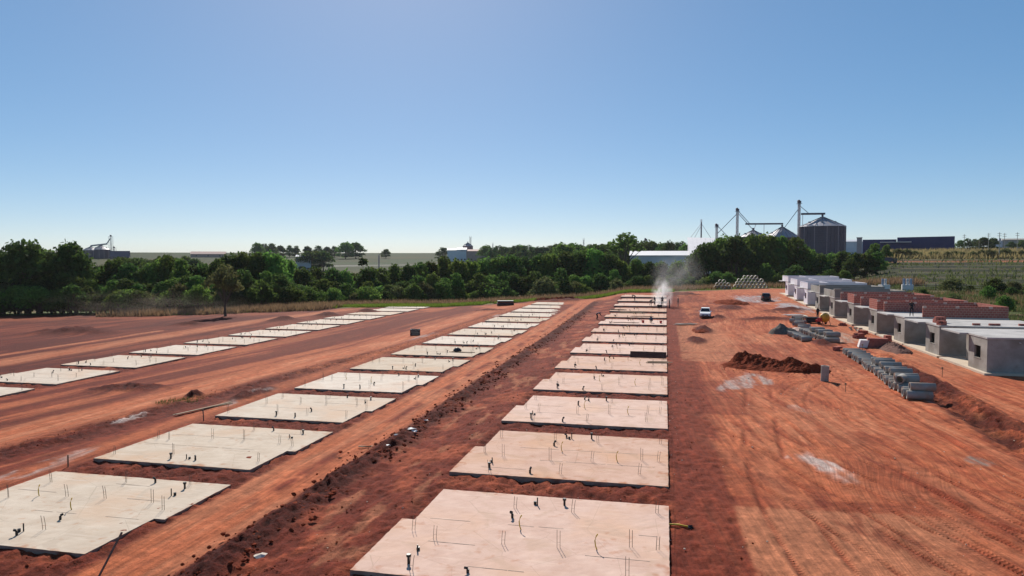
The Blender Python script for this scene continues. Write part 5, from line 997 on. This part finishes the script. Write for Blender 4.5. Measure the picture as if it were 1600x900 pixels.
far_trees([(220 + 14 * i, random.uniform(399, 405), random.uniform(380, 500), 1.1) for i in range(7)], 'small tree in the far field right of the left silos', 'field trees by the left silos')
far_trees([(180 + 11 * i, random.uniform(398, 404), random.uniform(300, 340), 1.1) for i in range(4)], 'tree behind the grey roof in the left belt', 'trees behind the grey roof')
# shrubs on the right bank
rs = random.Random(8)
for i in range(150):
    x = rs.uniform(38, 82); y = rs.uniform(66, 165)
    if x < 40 + (150 - y) * .04 or (41 < x < 56 and y > 140): continue
    plant('shrub', rs.choice(SHR), x, y, rs.choice((.7, 1.0, 1.4, 2.0, 2.8)) * rs.uniform(.8, 1.15), rs.uniform(.9, 1.7), 'low bush scattered on the grassy bank behind the houses', 'shrub', 'bushes behind the houses')
for i in range(16):
    x, y, zt = at(1400 + 13 * i + rs.uniform(-4, 4), 398, 347 + rs.uniform(-3, 6)); plant('shrub', SHR[3], x, y, rs.uniform(2.2, 4), rs.uniform(1.1, 1.6), 'dry brown bush in the row below the navy warehouse', 'shrub', 'dry bushes below the warehouse')
# grass
def grass(name, P, hmin, hmax, wd, mname, label):
    P = np.array(P); n_ = len(P); z = base_z(P[:, 0], P[:, 1]); a = rng.random(n_) * 6.28; h = hmin + (hmax - hmin) * rng.random(n_) ** 1.5; w_ = wd * (.6 + .8 * rng.random(n_))
    le = rng.normal(size=(n_, 2)) * .28 * h[:, None]
    dx, dy = np.cos(a) * w_ / 2, np.sin(a) * w_ / 2
    b0 = np.stack([P[:, 0] - dx, P[:, 1] - dy, z - .1], 1); b1 = np.stack([P[:, 0] + dx, P[:, 1] + dy, z - .1], 1); tp = np.stack([P[:, 0] + le[:, 0], P[:, 1] + le[:, 1], z + h], 1)
    vs = np.stack([b0, b1, tp], 1).reshape(-1, 3)
    me = bpy.data.meshes.new(name); me.from_pydata(vs.tolist(), [], np.arange(n_ * 3).reshape(-1, 3).tolist()); me.materials.append(M[mname]); me.update()
    return tag(link(name, me), label, 'grass', kind='stuff')
def strip_pts(n_, x0, x1, t0, t1):
    x = x0 + (x1 - x0) * rng.random(n_); t = t0 + (t1 - t0) * rng.random(n_); keep = fbm(x / 5, (yb(x) + t) / 3, 131, 3) > .36; return np.stack([x, yb(x) + t], 1)[keep]
grass('dry_grass', np.concatenate([strip_pts(36000, -100, 60, 8, 24), strip_pts(9000, -122, -76, -7, 6)]), .7, 1.9, .22, 'grass_dry', 'tall dry grass along the far edge of the site')
grass('green_grass', np.concatenate([strip_pts(30000, -86, -42, 0, 12), strip_pts(26000, -40, 2, 0, 8), strip_pts(5000, -100, 60, 4, 20), strip_pts(5000, -112, -78, -5, 5)]), .3, .8, .16, 'grass_green', 'bright green grass strip beside the far dirt edge')
x = rng.uniform(37, 80, 52000); y = rng.uniform(58, 176, 52000); k = fbm(x / 5, y / 5, 141, 3) > .42
grass('bank_grass', np.stack([x, y], 1)[k], .3, 1.0, .16, 'grass_dull', 'rough grass covering the bank behind the houses')
x = rng.uniform(37, 78, 16000); y = rng.uniform(58, 160, 16000); k = fbm(x / 7, y / 7, 151, 3) > .5
grass('bank_dry_grass', np.stack([x, y], 1)[k], .4, 1.1, .16, 'grass_dry', 'straw-coloured grass on the bank behind the houses')
th_ = rng.uniform(R(13), R(27), 16000); dd = rng.uniform(340, 420, 16000)
grass('field_grass', np.stack([dd * np.sin(th_), dd * np.cos(th_)], 1), 1.0, 2.8, .8, 'grass_dry', 'pale dry grass belt below the navy warehouse')
th_ = rng.uniform(R(13.5), R(30), 7000); dd = rng.uniform(178, 335, 7000); xw, yw = dd * np.sin(th_), dd * np.cos(th_); k = fbm(xw / 14, dd / 4, 173, 3) > .5
grass('field_weeds', np.stack([xw, yw], 1)[k], .3, 1.3, .5, 'grass_dull', 'weeds and furrow growth on the terraced field')
x = rng.uniform(-38.5, -33.5, 1400); y = rng.uniform(43.5, 46.5, 1400); k = (np.hypot((x + 35.2) / 1.9, (y - 45) / 1.2) < 1)
grass('grass_tuft', np.stack([x, y], 1)[k], .1, .3, .05, 'grass_dull', 'dark green weed patch beside the haul road')

# ------------------------------------------------------------------ distant buildings
def gable(name, loc, rz, L, W, Hh, rise, label, cat='building', wm='cladding_white', rm='cladding_white', doors=3, over=.4):
    e = empty(name, loc, rz, label, cat)
    m = MB(); m.add([(-L / 2, -W / 2, -4), (L / 2, -W / 2, -4), (L / 2, W / 2, -4), (-L / 2, W / 2, -4), (-L / 2, -W / 2, Hh), (L / 2, -W / 2, Hh), (L / 2, W / 2, Hh), (-L / 2, W / 2, Hh), (-L / 2, 0, Hh + rise), (L / 2, 0, Hh + rise)],
                     [(0, 1, 5, 4), (2, 3, 7, 6), (1, 2, 6, 9, 5), (3, 0, 4, 8, 7)]); m.build('wall', wm, e)
    s = rise / (W / 2)
    for sg in (-1, 1):
        m = MB(); yo = W / 2 + over; zo = Hh - over * s + .03
        m.add([(-L / 2 - over, sg * yo, zo), (L / 2 + over, sg * yo, zo), (L / 2 + over, 0, Hh + rise + .03), (-L / 2 - over, 0, Hh + rise + .03), (-L / 2 - over, sg * yo, zo + .18), (L / 2 + over, sg * yo, zo + .18), (L / 2 + over, 0, Hh + rise + .21), (-L / 2 - over, 0, Hh + rise + .21)],
              [(0, 1, 2, 3), (4, 7, 6, 5), (0, 4, 5, 1), (1, 5, 6, 2), (3, 7, 4, 0), (2, 6, 7, 3)]); m.build('roof', rm, e)
    for i in range(doors):
        x = -L / 2 + L * (i + .5) / doors; m = MB(); m.box(x - .9, x + .9, -W / 2 - .06, -W / 2 - .01, 1.0, min(Hh - .4, 2.6)); m.build('window', 'glass', e)
    return e
def silo(x, y, r, zeave, zapex, label, zbase=None):
    zb = gz(x, y) if zbase is None else zbase; e = empty('grain_silo', (x, y, zb), 0, label, 'silo'); he = zeave - zb; ha = zapex - zb; n_ = 36
    m = MB(); pr_ = []; k = int(he / 1.1)
    for i in range(k): pr_ += [(r, he * i / k), (r + .07, he * (i + .5) / k)]
    pr_.append((r, he)); m.lathe(pr_, n_); m.build('wall', 'galv_wall', e)
    for i in range(n_):
        a = 2 * math.pi * i / n_; m = MB(); m.box(r + .02, r + .2, -.09, .09, 0, he); m.build('stiffener', 'pinksteel' if i % 3 == 0 else 'galv_wall', e, rot=(0, 0, a))
    m = MB(); m.lathe([(r + .25, he - .05), (r + .25, he + .12), (r * .12, ha - .4), (r * .12, ha), (0, ha + .1)], n_); rf = m.build('roof', 'galv', e)
    for i in range(18):
        a = 2 * math.pi * i / 18; m = MB(); m.tube([(r + .2, 0, he + .16), (r * .13, 0, ha - .34)], .11, 4); m.build('roof_rib', 'galv_wall', rf, rot=(0, 0, a))
    for i in range(6):
        a = 2 * math.pi * i / 6 + .3; q = .62; m = MB(); m.box(r * q - .5, r * q + .5, -.45, .45, he + (ha - he) * (1 - q) - .1, he + (ha - he) * (1 - q) + .75); m.build('roof_vent', 'galv', rf, rot=(0, 0, a))
    m = MB(); m.tube([(0, 0, ha), (0, 0, ha + 1.1)], .5, 8); m.build('cap', 'galv_wall', rf)
    return e
def lattice(x, y, ztop, label, w_=.95, head=True, name='elevator_tower', cat='tower', mname='pinksteel'):
    zb = gz(x, y); H_ = ztop - zb; e = empty(name, (x, y, zb), R(10), label, cat); m = MB(); n_ = max(4, int(H_ / 2.4))
    for sx in (-1, 1):
        for sy in (-1, 1): m.tube([(sx * w_ / 2, sy * w_ / 2, 0), (sx * w_ / 2, sy * w_ / 2, H_ - (1.6 if head else 0))], .11, 4)
    m.build('mast', mname, e); m = MB()
    for i in range(n_):
        z0, z1 = (H_ - 1.6) * i / n_, (H_ - 1.6) * (i + 1) / n_
        for sy in (-1, 1): m.tube([(-w_ / 2, sy * w_ / 2, z0), (w_ / 2, sy * w_ / 2, z1)], .06, 3); m.tube([(sy * w_ / 2, -w_ / 2, z1), (sy * w_ / 2, w_ / 2, z0)], .06, 3); m.tube([(-w_ / 2, sy * w_ / 2, z1), (w_ / 2, sy * w_ / 2, z1)], .06, 3)
    m.build('bracing', mname, e); m = MB(); m.box(-.12, .12, -.12, .12, 0, H_ - 1.6); m.build('elevator_leg', 'galv', e)
    if head:
        m = MB(); m.box(-.8, .8, -.6, .6, H_ - 1.6, H_ - .5); m.tube([(-.3, -.6, H_ - .5), (-.3, .6, H_ - .5)], .55, 10); m.build('head', 'galv_wall', e)
        m = MB(); m.box(-1.1, 1.1, -1.1, 1.1, H_ - 2.0, H_ - 1.85); m.build('platform', 'galv_wall', e)
    return e
silo(75.8, 372.4, 10.6, 24.9, 29.8, 'largest silo, dark ribbed with a conical roof, rightmost of the group')
silo(60.5, 395.4, 9.0, 20.2, 26.0, 'middle silo with only its conical roof above the trees')
silo(47.2, 407.2, 7.2, 21.0, 25.0, 'leftmost silo roof above the trees')
t1 = lattice(65.2, 374.4, 38.6, 'tallest elevator tower, left of the big silo'); t2 = lattice(36.9, 388.2, 36.0, 'elevator tower left of the two low silo roofs')
t3 = lattice(27.2, 399.1, 28.3, 'short elevator tower with a round head'); t4 = lattice(19.0, 399.5, 30.8, 'thin guyed mast beside the white gabled hall', .5, False, 'guyed_mast', 'mast')
def beam_thing(name, pts_, r, label, cat, mname='galv', legs=()):
    p0 = pts_[0]; e = empty(name, (p0[0], p0[1], gz(p0[0], p0[1])), 0, label, cat); q = lambda p: (p[0] - p0[0], p[1] - p0[1], p[2] - e.location.z)
    m = MB(); m.tube([q(p) for p in pts_], r, 6); m.build('tube', mname, e)
    for (a, b_) in legs: m = MB(); m.tube([q(a), q(b_)], .13, 5); m.build('support', 'pinksteel', e)
    return e
beam_thing('conveyor', [(66, 373.8, 31.5), (77, 372.2, 31.4)], .55, 'conveyor bridge from the tallest tower over the big silo', 'conveyor', 'galv_wall', [((66.8, 373.6, 31), (66.8, 373.6, 8)), ((75.8, 372.4, 31), (75.8, 372.4, 30))])
beam_thing('conveyor', [(42.0, 397.9, 27.9), (61.0, 395.3, 27.7)], .5, 'conveyor bridge joining the two low silo roofs', 'conveyor', 'galv_wall', [((47.2, 397, 27.4), (47.2, 404, 24.6)), ((51.5, 396.8, 27.4), (51.5, 396.8, 8)), ((60.5, 395.4, 27.4), (60.5, 395.4, 26))])
for a, b_, lab in [((65.6, 374.3, 35.5), (69.5, 373.4, 31.8), 'short spout from the tallest tower to its conveyor'), ((64.8, 374.4, 34), (56, 376, 21), 'long spout sloping left from the tallest tower'), ((37.6, 388.2, 34), (44, 397, 28.2), 'upper spout from the left tower to the conveyor'), ((37.4, 388.3, 33), (47, 405, 24.8), 'lower spout from the left tower to the silo roof'),
                   ((36.4, 388.2, 32.6), (27, 392, 22.5), 'spout sloping left from the left tower'), ((27.6, 399, 27), (33, 397, 21), 'spout right of the short tower'), ((19, 399.5, 28.5), (12, 396, 19), 'guy rope left of the mast'), ((19, 399.5, 28.5), (25, 398, 19), 'guy rope right of the mast'), ((18.8, 399.5, 27), (14.5, 397, 19), 'inner guy rope left of the mast')]:
    beam_thing('spout' if 'spout' in lab else 'guy_rope', [a, b_], .17 if 'spout' in lab else .1, lab, 'spout' if 'spout' in lab else 'rope')
# white gabled hall and long shed
e = empty('gabled_hall', (15, 331, gz(15, 331)), R(0), 'white hall with one tall sloping roof next to the long shed', 'building'); zb = gz(15, 331)
m = MB(); m.add([(-4.2, 0, -3), (8.6, 0, -3), (8.6, 34, -3), (-4.2, 34, -3), (-4.2, 0, 11.2 - zb), (8.6, 0, 10.8 - zb), (8.6, 34, 19.0 - zb), (-4.2, 34, 19.6 - zb)], [(0, 1, 5, 4), (1, 2, 6, 5), (2, 3, 7, 6), (3, 0, 4, 7)]); m.build('wall', 'cladding_white', e)
for q in range(6):
    xa, xb = -4.4 + 2.2 * q, -4.4 + 2.2 * q + 2.15; za = lambda x, y: 11.35 - zb - .03 * (x + 4.4) + (8.35 / 34) * y
    m = MB(); m.add([(xa, -.3, za(xa, -.3)), (xb, -.3, za(xb, -.3)), (xb, 34.2, za(xb, 34.2)), (xa, 34.2, za(xa, 34.2))] + [(a_, b2, za(a_, b2) + .15) for a_, b2 in ((xa, -.3), (xb, -.3), (xb, 34.2), (xa, 34.2))], [(0, 3, 2, 1), (4, 5, 6, 7), (0, 1, 5, 4), (1, 2, 6, 5), (2, 3, 7, 6), (3, 0, 4, 7)]); m.build('roof_panel', 'cladding_white', e)
gable('long_shed', (-2.8, 338, gz(-3, 338)), R(0), 27, 17, 10.6 - gz(-3, 338), 2.0, 'long low white-roofed shed in front of the gabled hall', wm='palegrey')
gable('farm_shed', (-217, 249, gz(-217, 249)), R(40), 9, 6, 4.3 - gz(-217, 249), 1.3, 'pale grey roof peeping out of the left tree belt', wm='palegrey', rm='palegrey')
# navy warehouse
def navy(u0, u1, v0, v1, Dd, depth, name, label, roofm=None):
    x0, y0, zt = at(u0, v0, Dd); x1, y1, zt1 = at(u1, v1, Dd); L = math.hypot(x1 - x0, y1 - y0); rz = math.atan2(y1 - y0, x1 - x0); zb = min(gz(x0, y0), gz(x1, y1)); Hh = zt - zb; dH = zt1 - zt
    e = empty(name, (x0, y0, zb), rz, label, 'building')
    n_ = max(3, int(L / 2.2))
    for i in range(n_):
        a, b_ = L * i / n_, L * (i + 1) / n_ - .05; m = MB(); m.add([(a, 0, -3), (b_, 0, -3), (b_, .15, -3), (a, .15, -3), (a, 0, Hh + dH * a / L), (b_, 0, Hh + dH * b_ / L), (b_, .15, Hh + dH * b_ / L), (a, .15, Hh + dH * a / L)], [(0, 3, 2, 1), (4, 5, 6, 7), (0, 1, 5, 4), (1, 2, 6, 5), (2, 3, 7, 6), (3, 0, 4, 7)]); m.build('cladding_panel', 'navy', e)
    m = MB(); m.add([(0, .2, -3), (L, .2, -3), (L, depth, -3), (0, depth, -3), (0, .2, Hh - .1), (L, .2, Hh + dH - .1), (L, depth, Hh + dH - .1), (0, depth, Hh - .1)], [(0, 1, 5, 4), (1, 2, 6, 5), (2, 3, 7, 6), (3, 0, 4, 7), (4, 5, 6, 7)]); m.build('hall', 'navy', e)
    if roofm: m = MB(); m.box(-.3, L + .3, -1.5, 4, Hh + .02, Hh + .35); m.build('roof', roofm, e)
    return e
navy(1402, 1492, 371, 369, 440, 40, 'warehouse', 'large navy warehouse block on the right skyline'); navy(1348, 1401, 374.5, 374, 446, 30, 'warehouse', 'lower navy wing left of the big warehouse')
navy(1376, 1423, 379, 379, 424, 14, 'warehouse_annex', 'navy annex with a white roof edge before the warehouse', 'cladding_white')
for (u, v, Dd, w_, lab) in [(1343, 372, 438, 2.6, 'narrow grey tower left of the navy warehouse')]:
    x, y, zt = at(u, v, Dd); zb = gz(x, y); e = empty('service_tower', (x, y, zb), R(-15), lab, 'tower'); m = MB(); m.box(-w_ / 2, w_ / 2, -1.2, 1.2, -2, zt - zb); m.build('shaft', 'galv', e); m = MB(); m.box(-w_ / 2 - .2, w_ / 2 + .2, -1.4, 1.4, zt - zb + .003, zt - zb + .4); m.build('cap', 'galv_wall', e)
x, y, zt = at(1327, 375, 620); gable('far_hall', (x, y, gz(x, y)), R(-15), 20, 14, zt - gz(x, y) - 1.5, 1.5, 'pale hall between the big silo and the grey tower', wm='palegrey', rm='palegrey')
for (u, v, w_, hcol, lab) in [(1572, 374, 24, 'palegrey', 'pale block at the far right skyline'), (1594, 373, 22, 'plaster', 'grey block at the right picture edge')]:
    x, y, zt = at(u, v, 640); gable('far_block', (x, y, gz(x, y)), R(-18), w_, 12, zt - gz(x, y) - 1, 1, lab, wm=hcol, rm=hcol, doors=6)
# utility poles
for i, (u, v, Dd) in enumerate([(1562, 363, 345), (1507, 366, 400), (1570, 364, 370), (1545, 364, 395), (1590, 363, 380), (1484, 372, 470), (1530, 375, 420)]):
    x, y, zt = at(u, v, Dd); zb = gz(x, y); e = empty('utility_pole', (x, y, zb), R(20), ['thickest utility pole at the right', 'utility pole just right of the warehouse', 'utility pole close right of the thickest one', 'utility pole left of the thickest one', 'utility pole nearest the right picture edge', 'thin pole at the warehouse end', 'short pole between two taller ones'][i], 'pole')
    m = MB(); m.tube([(0, 0, -1), (0, 0, zt - zb)], [.2 if i == 0 else .12, .1], 7); m.build('post', 'pipe_pale', e)
    for q in (.6, 1.5): m = MB(); m.box(-.9, .9, -.06, .06, zt - zb - q, zt - zb - q + .14); m.build('crossarm', 'wood', e)
    if i == 0: m = MB(); m.box(-.3, .3, -.45, -.15, zt - zb - 3.4, zt - zb - 2.4); m.build('transformer', 'galv', e)
# parked vehicles beyond
for i, u in enumerate((1512, 1517, 1537, 1541, 1580, 1586, 1592)):
    x, y, zt = at(u, 384, 520 + 3 * i); c_ = car((x, y, gz(x, y)), R(70 + 8 * i), ['leftmost far car in the car park by the poles', 'second far car in the car park by the poles', 'third far car right of the warehouse', 'fourth far car right of the warehouse', 'far car below the pale block', 'far car between two others at the right edge', 'far car nearest the right picture edge'][i], 'carwhite')
x, y, zt = at(1385, 404, 300); e = empty('truck', (x, y, gz(x, y)), R(-14), 'dark truck parked at the corner of the terraced field', 'truck')
m = MB(); m.box(-2.6, 2.0, -1.2, 1.2, 1.0, 2.6); m.build('cargo_bed', 'galv_wall', e); m = MB(); m.box(2.05, 3.6, -1.15, 1.15, .8, 2.3); m.build('cab', 'cardark', e); m = MB(); m.box(2.5, 3.62, -1.0, 1.0, 1.5, 2.1); m.v = [(x_ + .02, y_ * 1.16, z_) for x_, y_, z_ in m.v]; m.build('window', 'glass', e)
for sx in (-1.8, -.8, 2.8):
    for sy in (-1, 1): m = MB(); m.lathe([(0, -.15), (.45, -.15), (.5, 0), (.45, .15), (0, .15)], 14); m.build('wheel', 'tyre', e, (sx, sy, .5), (R(90), 0, 0))
# far left grain plant
for (u, v0, v1, r, lab) in [(142, 391, 385, 8, 'left one of the two far left grain silos'), (158, 390, 383, 9, 'right one of the two far left grain silos')]:
    x, y, ze = at(u, v0, 900); _, _, za = at(u, v1, 900); silo(x, y, r, ze, za, lab)
x, y, zt = at(173, 367, 890); lattice(x, y, zt, 'elevator tower of the far left grain plant', 3.0, mname='galv'); 
a = at(142, 384, 895); b_ = at(168, 381, 895); beam_thing('conveyor', [a, b_], .9, 'conveyor above the far left silos', 'conveyor', 'galv'); a = at(166, 382, 892); b_ = at(172, 373, 892); beam_thing('spout', [a, b_], .6, 'spout up to the far left tower', 'spout', 'galv')
x, y, zt = at(188, 398, 880); gable('grain_shed', (x, y, gz(x, y)), R(38), 18, 14, max(2, zt - gz(x, y) - 2), 6, 'steep-roofed shed right of the far left tower', wm='galv_wall', rm='galv_wall')
x, y, zt = at(178, 385, 885); lattice(x, y, zt, 'short tower right of the far left elevator', 3.2, mname='galv_wall')
x, y, zt = at(326, 397, 950); gable('dome_shed', (x, y, gz(x, y)), R(32), 40, 16, max(2, zt - gz(x, y)), 3, 'long low pinkish roof right of the far left grain plant', wm='tile_roof', rm='tile_roof')
x, y, zt = at(475, 401, 560); gable('field_shed', (x, y, gz(x, y)), R(20), 11, 6, max(2, zt - gz(x, y)), 1.2, 'small grey shed left of the dark clump in the field', wm='palegrey', rm='palegrey')
# far centre farm
for (u, v, L, W, rs_, wm_, rm_, lab) in [(710, 391, 14, 16, 1.8, 'cladding_white', 'cladding_white', 'leftmost white shed of the far farm'), (722, 390, 10, 15, 1.8, 'cladding_white', 'cladding_white', 'second white shed of the far farm'), (737, 392.5, 36, 16, 1.8, 'tile_roof', 'tile_roof', 'long clay-roofed shed of the far farm'), (768, 393, 13, 16, 1.9, 'tile_roof', 'tile_roof', 'short clay-roofed shed of the far farm'), (786, 395, 12, 8, 1.0, 'palegrey', 'palegrey', 'rightmost pale shed of the far farm')]:
    x, y, zt = at(u, v, 760); gable('farm_building', (x, y, gz(x, y)), R(13), L, W, max(2.2, zt - gz(x, y)), rs_, lab, wm=wm_, rm=rm_)
x, y, zt = at(735, 369, 780); lattice(x, y, zt, 'thin tower above the far farm', 1.6, False, 'mast', 'mast', 'galv_wall')
x, y, zt = at(731, 379, 780); silo(x, y, 5.5, zt - 4, zt, 'grey bin beside the thin tower of the far farm')
for (u, v, Dd, lab) in [(912, 372, 560, 'thin pink mast on the horizon left of the shed'), (770, 379, 700, 'tiny pole on the horizon right of the far farm'), (1009, 372, 450, 'small water tank tower behind the long shed'), (592, 397, 600, 'pale post in the far field')]:
    x, y, zt = at(u, v, Dd); lattice(x, y, zt, lab, .9 if u != 1009 else 2.2, u == 1009, 'mast', 'mast')

# ------------------------------------------------------------------ dust cloud and air
def vol(name, label, co, sc_, dens, colr, plume=None):
    if plume:
        bm = bmesh.new(); bmesh.ops.create_icosphere(bm, subdivisions=3, radius=1); me = bpy.data.meshes.new(name); bm.to_mesh(me); bm.free()
    else: me = MB().box(-1, 1, -1, 1, -1, 1).mesh(name)
    vm_ = bpy.data.materials.new(name + '_air'); vm_.use_nodes = True; n = vm_.node_tree.nodes; l = vm_.node_tree.links; n.remove(n['Principled BSDF'])
    pv = n.new('ShaderNodeVolumePrincipled'); pv.inputs['Color'].default_value = (*colr, 1); pv.inputs['Density'].default_value = dens; pv.inputs['Anisotropy'].default_value = .35 if plume else 0.0
    l.new(pv.outputs[0], n['Material Output'].inputs['Volume'])
    if plume:
        tc = n.new('ShaderNodeTexCoord'); nz = n.new('ShaderNodeTexNoise'); nz.inputs['Scale'].default_value = plume; nz.inputs['Detail'].default_value = 4; nz.inputs['Distortion'].default_value = .6; l.new(tc.outputs['Object'], nz.inputs['Vector'])
        ln = n.new('ShaderNodeVectorMath'); ln.operation = 'LENGTH'; l.new(tc.outputs['Object'], ln.inputs[0])
        fo = n.new('ShaderNodeMapRange'); fo.interpolation_type = 'SMOOTHSTEP'; fo.inputs['From Min'].default_value = 1; fo.inputs['From Max'].default_value = .1; l.new(ln.outputs['Value'], fo.inputs[0])
        nr = n.new('ShaderNodeMapRange'); nr.inputs['From Min'].default_value = .42; nr.inputs['From Max'].default_value = .7; l.new(nz.outputs[0], nr.inputs[0])
        mu = n.new('ShaderNodeMath'); mu.operation = 'MULTIPLY'; l.new(fo.outputs[0], mu.inputs[0]); l.new(nr.outputs[0], mu.inputs[1]); m2 = n.new('ShaderNodeMath'); m2.operation = 'MULTIPLY'; m2.inputs[1].default_value = dens; l.new(mu.outputs[0], m2.inputs[0]); l.new(m2.outputs[0], pv.inputs['Density'])
    me.materials.clear(); me.materials.append(vm_); o = link(name, me, None, co, (0, 0, 0), sc_); tag(o, label, kind='stuff', cat='dust' if plume else 'haze'); return o
zc = gz(-.5, 131)
vol('dust_cloud', 'dense white dust puff around the crew on the far slabs', (-.6, 132.5, zc + 2.0), (2.3, 1.7, 4.0), 2.2, (.99, .97, .96), 2.1)
o = vol('dust_plume', 'thin dust drifting up to the right from the puff', (2.2, 136, zc + 6.0), (6.0, 3.4, 6.4), .13, (.85, .84, .84), 1.6); o.rotation_euler = (0, R(28), 0)
vol('dust_drift', 'faint tan dust hanging before the left tree belt', (-112, 132, gz(-112, 132) + 2.2), (34, 9, 4.2), .016, (.85, .72, .6), 2.5)
o = vol('haze', 'even pale air over the whole scene', (0, 0, 20.0), (3600, 3600, 30.0), .00006, (.88, .90, .92))
